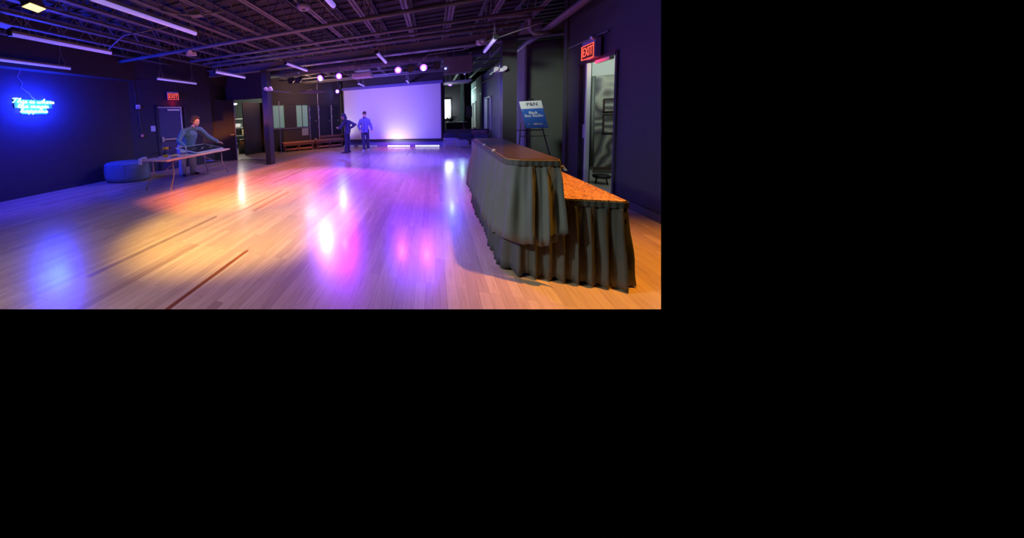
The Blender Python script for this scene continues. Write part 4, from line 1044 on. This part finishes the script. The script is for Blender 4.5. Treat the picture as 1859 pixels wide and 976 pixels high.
for a in range(4): MB().cyl((.09*math.cos(a*PI/2+.4), .09*math.sin(a*PI/2+.4), .12), (.12*math.cos(a*PI/2+.4), .12*math.sin(a*PI/2+.4), .003), .01, n=8).build('leg', M['black'], e)
point('vestibule_lamp', (3.25, 6.0, 2.3), (.85, 1, .92), 34, .15)

# ================================================================== EASEL SIGN
e = empty('easel', (1.98, 7.25, 0), 0, 'black folding easel holding the studio sign in front of the right pillar', 'easel')
for pts in ([(-.17, -.02, 1.22), (-.30, -.22, 0)], [(.19, -.02, 1.22), (.42, -.22, 0)], [(.02, .08, 1.75), (.1, .5, 0)]):
    MB().tube(pts, .012, 8).build('leg', M['black'], e)
MB().tube([(-.21, -.07, .93), (.31, -.07, .93)], .009, 6).build('crossbar', M['black'], e)
MB().box((.0, -.03, 1.03+.03), (.5, .05, .02)).build('ledge', M['black'], e)
MB().tube([(-.1, 0, 1.1), (.02, .05, 1.76), (.14, 0, 1.1)], .01, 6).build('mast', M['black'], e)
MB().box((.03, .02, 1.73), (.1, .03, .03)).build('clip', M['black'], e)
# the sign leans sideways a little
up = Vector((-.17, .06, 1)).normalized(); rg = Vector((1, .0, .17)).normalized()
sg = empty('studio_sign', (1.98+.045, 7.19, 1.40), 0, 'blue and white sign reading Black Box Studio standing on the easel', 'sign')
upv = Vector((-.20, .08, 1)).normalized(); rgv = Vector((1, 0, .0))
n_ = rgv.cross(upv).normalized()
def skew_panel(b, x0, x1, z0, z1, t0, t1):
    vs = [b.bm.verts.new(rgv*x+upv*z+n_*t) for t in (t0, t1) for x, z in ((x0, z0), (x1, z0), (x1, z1), (x0, z1))]
    for f in ((0, 1, 2, 3), (7, 6, 5, 4), (0, 4, 5, 1), (1, 5, 6, 2), (2, 6, 7, 3), (3, 7, 4, 0)): b.bm.faces.new([vs[i] for i in f])
    return b
skew_panel(MB(), -.20, .20, -.30, .13, 0, .012).build('blue_panel', M['sign_blue'], sg)
skew_panel(MB(), -.20, .20, .13, .30, 0, .012).build('white_panel', M['sign_white'], sg)
def smx(x, z): return Matrix.Translation(rgv*x+upv*z+n_*.014) @ Matrix((rgv, upv, n_)).transposed().to_4x4()
text_mesh('lettering', 'Black\nBox Studio', .078, smx(.0, .005), M['sign_white'], sg, .001, .95, off=.0022)
text_mesh('title_lettering', 'P&N', .105, smx(.02, .225), M['sign_ink'], sg, .001, 1.0, off=.002)
text_mesh('small_lettering', 'THE', .035, smx(-.10, .235), M['pipe'], sg, .001)
text_mesh('footer_lettering', 'MPAC', .062, smx(.04, -.215), M['sign_white'], sg, .001, 1.0, off=.001)
b = MB()
for (x, z) in ((-.13, -.215),):
    b.tube([rgv*(x+.022*math.cos(a))+upv*(z+.02*math.sin(a))+n_*.015 for a in [k*PI/3+PI/2 for k in range(0, 7, 2)]+[PI/2]], .003, 5)
for (x, z) in ((.165, .10), (-.175, .10), (.165, -.24)):
    b.tube([rgv*(x-.018)+upv*(z-.015)+n_*.015, rgv*x+upv*(z+.018)+n_*.015, rgv*(x+.018)+upv*(z-.015)+n_*.015, rgv*(x-.018)+upv*(z-.015)+n_*.015], .002, 5)
b.build('emblem', M['sign_white'], sg)

# ================================================================== SKIRTED COUNTER
def skirt(path, closed, z1, z0f, amp, lam, flare, m, name, parent, seed=0, base=0, big=0, fa=False):
    """pleated cloth hanging from z1 along a path (list of xy, counter-clockwise; outward is to the right)"""
    P = [Vector((*p, 0)) for p in path]
    segs = list(zip(P, P[1:]+([P[0]] if closed else []))) if closed else list(zip(P, P[1:]))
    tot = sum((b_-a).length for a, b_ in segs)
    step = .011; N = int(tot/step)
    pts = []; acc = 0; si = 0
    for i in range(N+(0 if closed else 1)):
        s = min(i*step, tot-1e-6)
        while s > acc+(segs[si][1]-segs[si][0]).length and si < len(segs)-1: acc += (segs[si][1]-segs[si][0]).length; si += 1
        a, b_ = segs[si]; d = (b_-a); L = d.length; pts.append((a+d*((s-acc)/L), d/L, s))
    # smoothed normals
    nn = []
    for i in range(len(pts)):
        v = Vector((0, 0, 0))
        for k in range(-6, 7):
            j = (i+k) % len(pts) if closed else min(max(i+k, 0), len(pts)-1)
            t = pts[j][1]; v += Vector((t.y, -t.x, 0))
        nn.append(v.normalized())
    rows = [0, .02, .05, .09, .15, .24, .34, .45, .56, .67, .78, .89, 1]
    bm = bmesh.new(); grid = []
    for i, (p, t, s) in enumerate(pts):
        ph = 2*PI*s/lam+2.2*noise.noise((s*1.7, seed, 0))+1.5*noise.noise((s*.6, seed+5, 0))
        zb = z0f(s, p, ph)
        colv = []
        for r in rows:
            a = amp*min(1, .22+r*1.1)*(.75+.5*noise.noise((s*2.1, seed+9, r*1.5)))
            w0 = .5+.5*math.sin(ph+.5*noise.noise((s*3, r*2, seed))); w1 = 2*w0*w0-.75
            fine = .0035*math.sin(2*PI*s/.045)*(1 if r < .06 or fa else .25 if r < .16 else 0)+(0 if fa else .009*min(1, r*4)*noise.noise((s*16, r*3.2, seed+20)))
            o = flare*r+a*(w1*.8+.25*math.sin(2.3*ph+1))*(0.1 if r < .04 else 1)+fine+.006+base+big*r*noise.noise((s*1.2, seed+3, r))
            q = p+nn[i]*o; colv.append(bm.verts.new((q.x, q.y, z1+(zb-z1)*r)))
        grid.append(colv)
    for i in range(len(grid)-(0 if closed else 1)):
        A, B_ = grid[i], grid[(i+1) % len(grid)]
        for j in range(len(rows)-1): bm.faces.new((A[j], B_[j], B_[j+1], A[j+1]))
    b = MB(); b.bm.free(); b.bm = bm
    o = b.build(name, m, parent, True)
    md = o.modifiers.new('thick', 'SOLIDIFY'); md.thickness = .003
    return o
def rrect(x0, y0, x1, y1, rs, n=6):
    """counter-clockwise rounded rectangle; rs radii for corners (x0,y0),(x1,y0),(x1,y1),(x0,y1)"""
    out = []
    for (cx, cy, r, a0) in ((x0+rs[0], y0+rs[0], rs[0], PI), (x1-rs[1], y0+rs[1], rs[1], 1.5*PI), (x1-rs[2], y1-rs[2], rs[2], 0), (x0+rs[3], y1-rs[3], rs[3], .5*PI)):
        for k in range(n+1):
            a = a0+k/n*PI/2; out.append((cx+r*math.cos(a), cy+r*math.sin(a)))
    return out
# low table, chipboard top
LX0, LX1, LY0, LY1 = .65, 1.46, 2.89, 5.1
lo = empty('skirted_table', (1.03, 3.98, 0), 0, 'low table with orange chipboard top and black pleated skirt at the right', 'table')
def rel(path, e): return [(x-e.location.x, y-e.location.y) for x, y in path]
pth = rel(rrect(LX0, LY0, LX1, LY1, (.10, .05, .05, .05)), lo)
MB().poly(pth, .705, .73).build('tabletop', M['chip'], lo)
MB().poly([(x*.995, y*.998) for x, y in pth], .665, .7045).build('edge_band', M['cloth'], lo)
for sx in (-.36, .36):
    for sy in (-1.0, 1.0): MB().cyl((sx, sy, 0), (sx, sy, .67), .02, n=8).build('leg', M['tleg'], lo)
skirt(pth, True, .705, lambda s, p, ph: .010+.022*(.5-.5*math.sin(ph))*(1 if p.y < -1.0 else .35), .046, .10, .045, M['cloth'], 'skirt', lo, 2)
skirt(pth, True, .722, lambda s, p, ph: .672, .0, .02, .0, M['cloth'], 'gathered_header', lo, 8, base=.010, fa=True)
# tall riser standing on its left part
HX0, HX1, HY0, HY1 = .62, 1.0, 2.85, 5.1
hi = empty('bar_riser', (.81, 3.98, .73), 0, 'tall narrow bar riser with dark wooden top and charcoal skirt on the low table', 'bar counter')
pth = rel(rrect(HX0, HY0, HX1, HY1, (.13, .03, .03, .06)), hi)
MB().poly([(x*.985, y*.996) for x, y in pth], .30, .343).build('bar_top', M['bartop'], hi)
MB().poly([(x*1.0, y*1.0) for x, y in pth], .327, .338).build('top_edge', M['baredge'], hi)
b = MB()
for sx in (-.13, .13):
    for sy in (-1.0, 1.0): MB().box((sx, sy, .15), (.05, .05, .30)).build('leg', M['platform_dark'], hi)
def hem(s, p, ph):
    # hem falls past the table top outside it on the near and left sides; on the inner side it rests on the table
    if p.x > .12 and p.y > -1.06: return .004
    base = -.39 if p.y < -1.0 else -.42
    if p.x > .05: base += .16*((p.x-.05)/.14)**2
    return base+.012*math.sin(ph)
# open skirt: from the inner near corner round the front and along the left side
front = [q for q in pth]
i0 = min(range(len(front)), key=lambda i: (front[i][0]-.19)**2+(front[i][1]+1.09)**2)
path = front[::-1]
k0 = min(range(len(path)), key=lambda i: (path[i][0]-.19)**2+(path[i][1]+1.09)**2)
path = path[k0:]+path[:k0]
# outward direction in skirt() is to the right of travel for counter-clockwise paths, so keep ccw order
ccw = pth
ks = min(range(len(ccw)), key=lambda i: (ccw[i][0]+.13)**2+(ccw[i][1]-1.12)**2)
open_path = ccw[ks:]+ccw[:ks]
ke = min(range(len(open_path)), key=lambda i: (open_path[i][0]-.19)**2+(open_path[i][1]+1.12)**2)
open_path = open_path[:ke]
skirt(open_path, False, .325, hem, .036, .112, .082, M['cloth2'], 'skirt', hi, 11, base=.004, big=.02)
skirt([(.19, -1.10), (.19, 1.1)], False, .325, lambda s, p, ph: .006, .004, .1, .0, M['cloth2'], 'inner_skirt', hi, 4)
skirt([(x, y) for x, y in open_path], False, .333, lambda s, p, ph: .285, .0, .02, .0, M['cloth'], 'gathered_header', hi, 6, base=.018, fa=True)
e = empty('skirt_clip', (1.02, 2.86, 1.0), 0, 'small white plastic clip at the near right corner of the bar riser', 'clip')
MB().box((0, -.01, 0), (.018, .008, .045), mx=Matrix.Rotation(-.5, 3, 'Y'), bev=.002).build('body', M['white'], e); MB().box((.012, -.01, -.018), (.018, .008, .012)).build('tab', M['white'], e)
for y, lab in ((3.5, 'small bright clip on the left edge of the bar top, nearer one'), (4.1, 'small bright clip on the left edge of the bar top, farther one')):
    tag(MB().box((.625, y, 1.075), (.02, .05, .012), bev=.002).box((.612, y, 1.06), (.006, .05, .03)).build('edge_clip', M['white']), lab, 'clip')

# dark boards in the floor
def plank(name, x, y0, y1, w_, m):
    struct(MB().poly([(x-w_/2, y0), (x+w_/2, y0), (x+w_/2, y1-.04), (x, y1), (x-w_/2, y1-.04)], .0003, .0008).clip().build(name, M[m]))
plank('trim_40', -2.055, 1.5, 2.57, .045, 'stain')
plank('trim_41', -5.1, 1.5, 2.77, .022, 'plank_dark')
plank('trim_42', -3.07, 3.62, 5.1, .06, 'plank_dark')
plank('trim_43', -3.3, 1.6, 3.4, .08, 'plank_dark')
plank('trim_44', -3.65, 5.6, 7.6, .06, 'plank_dark')
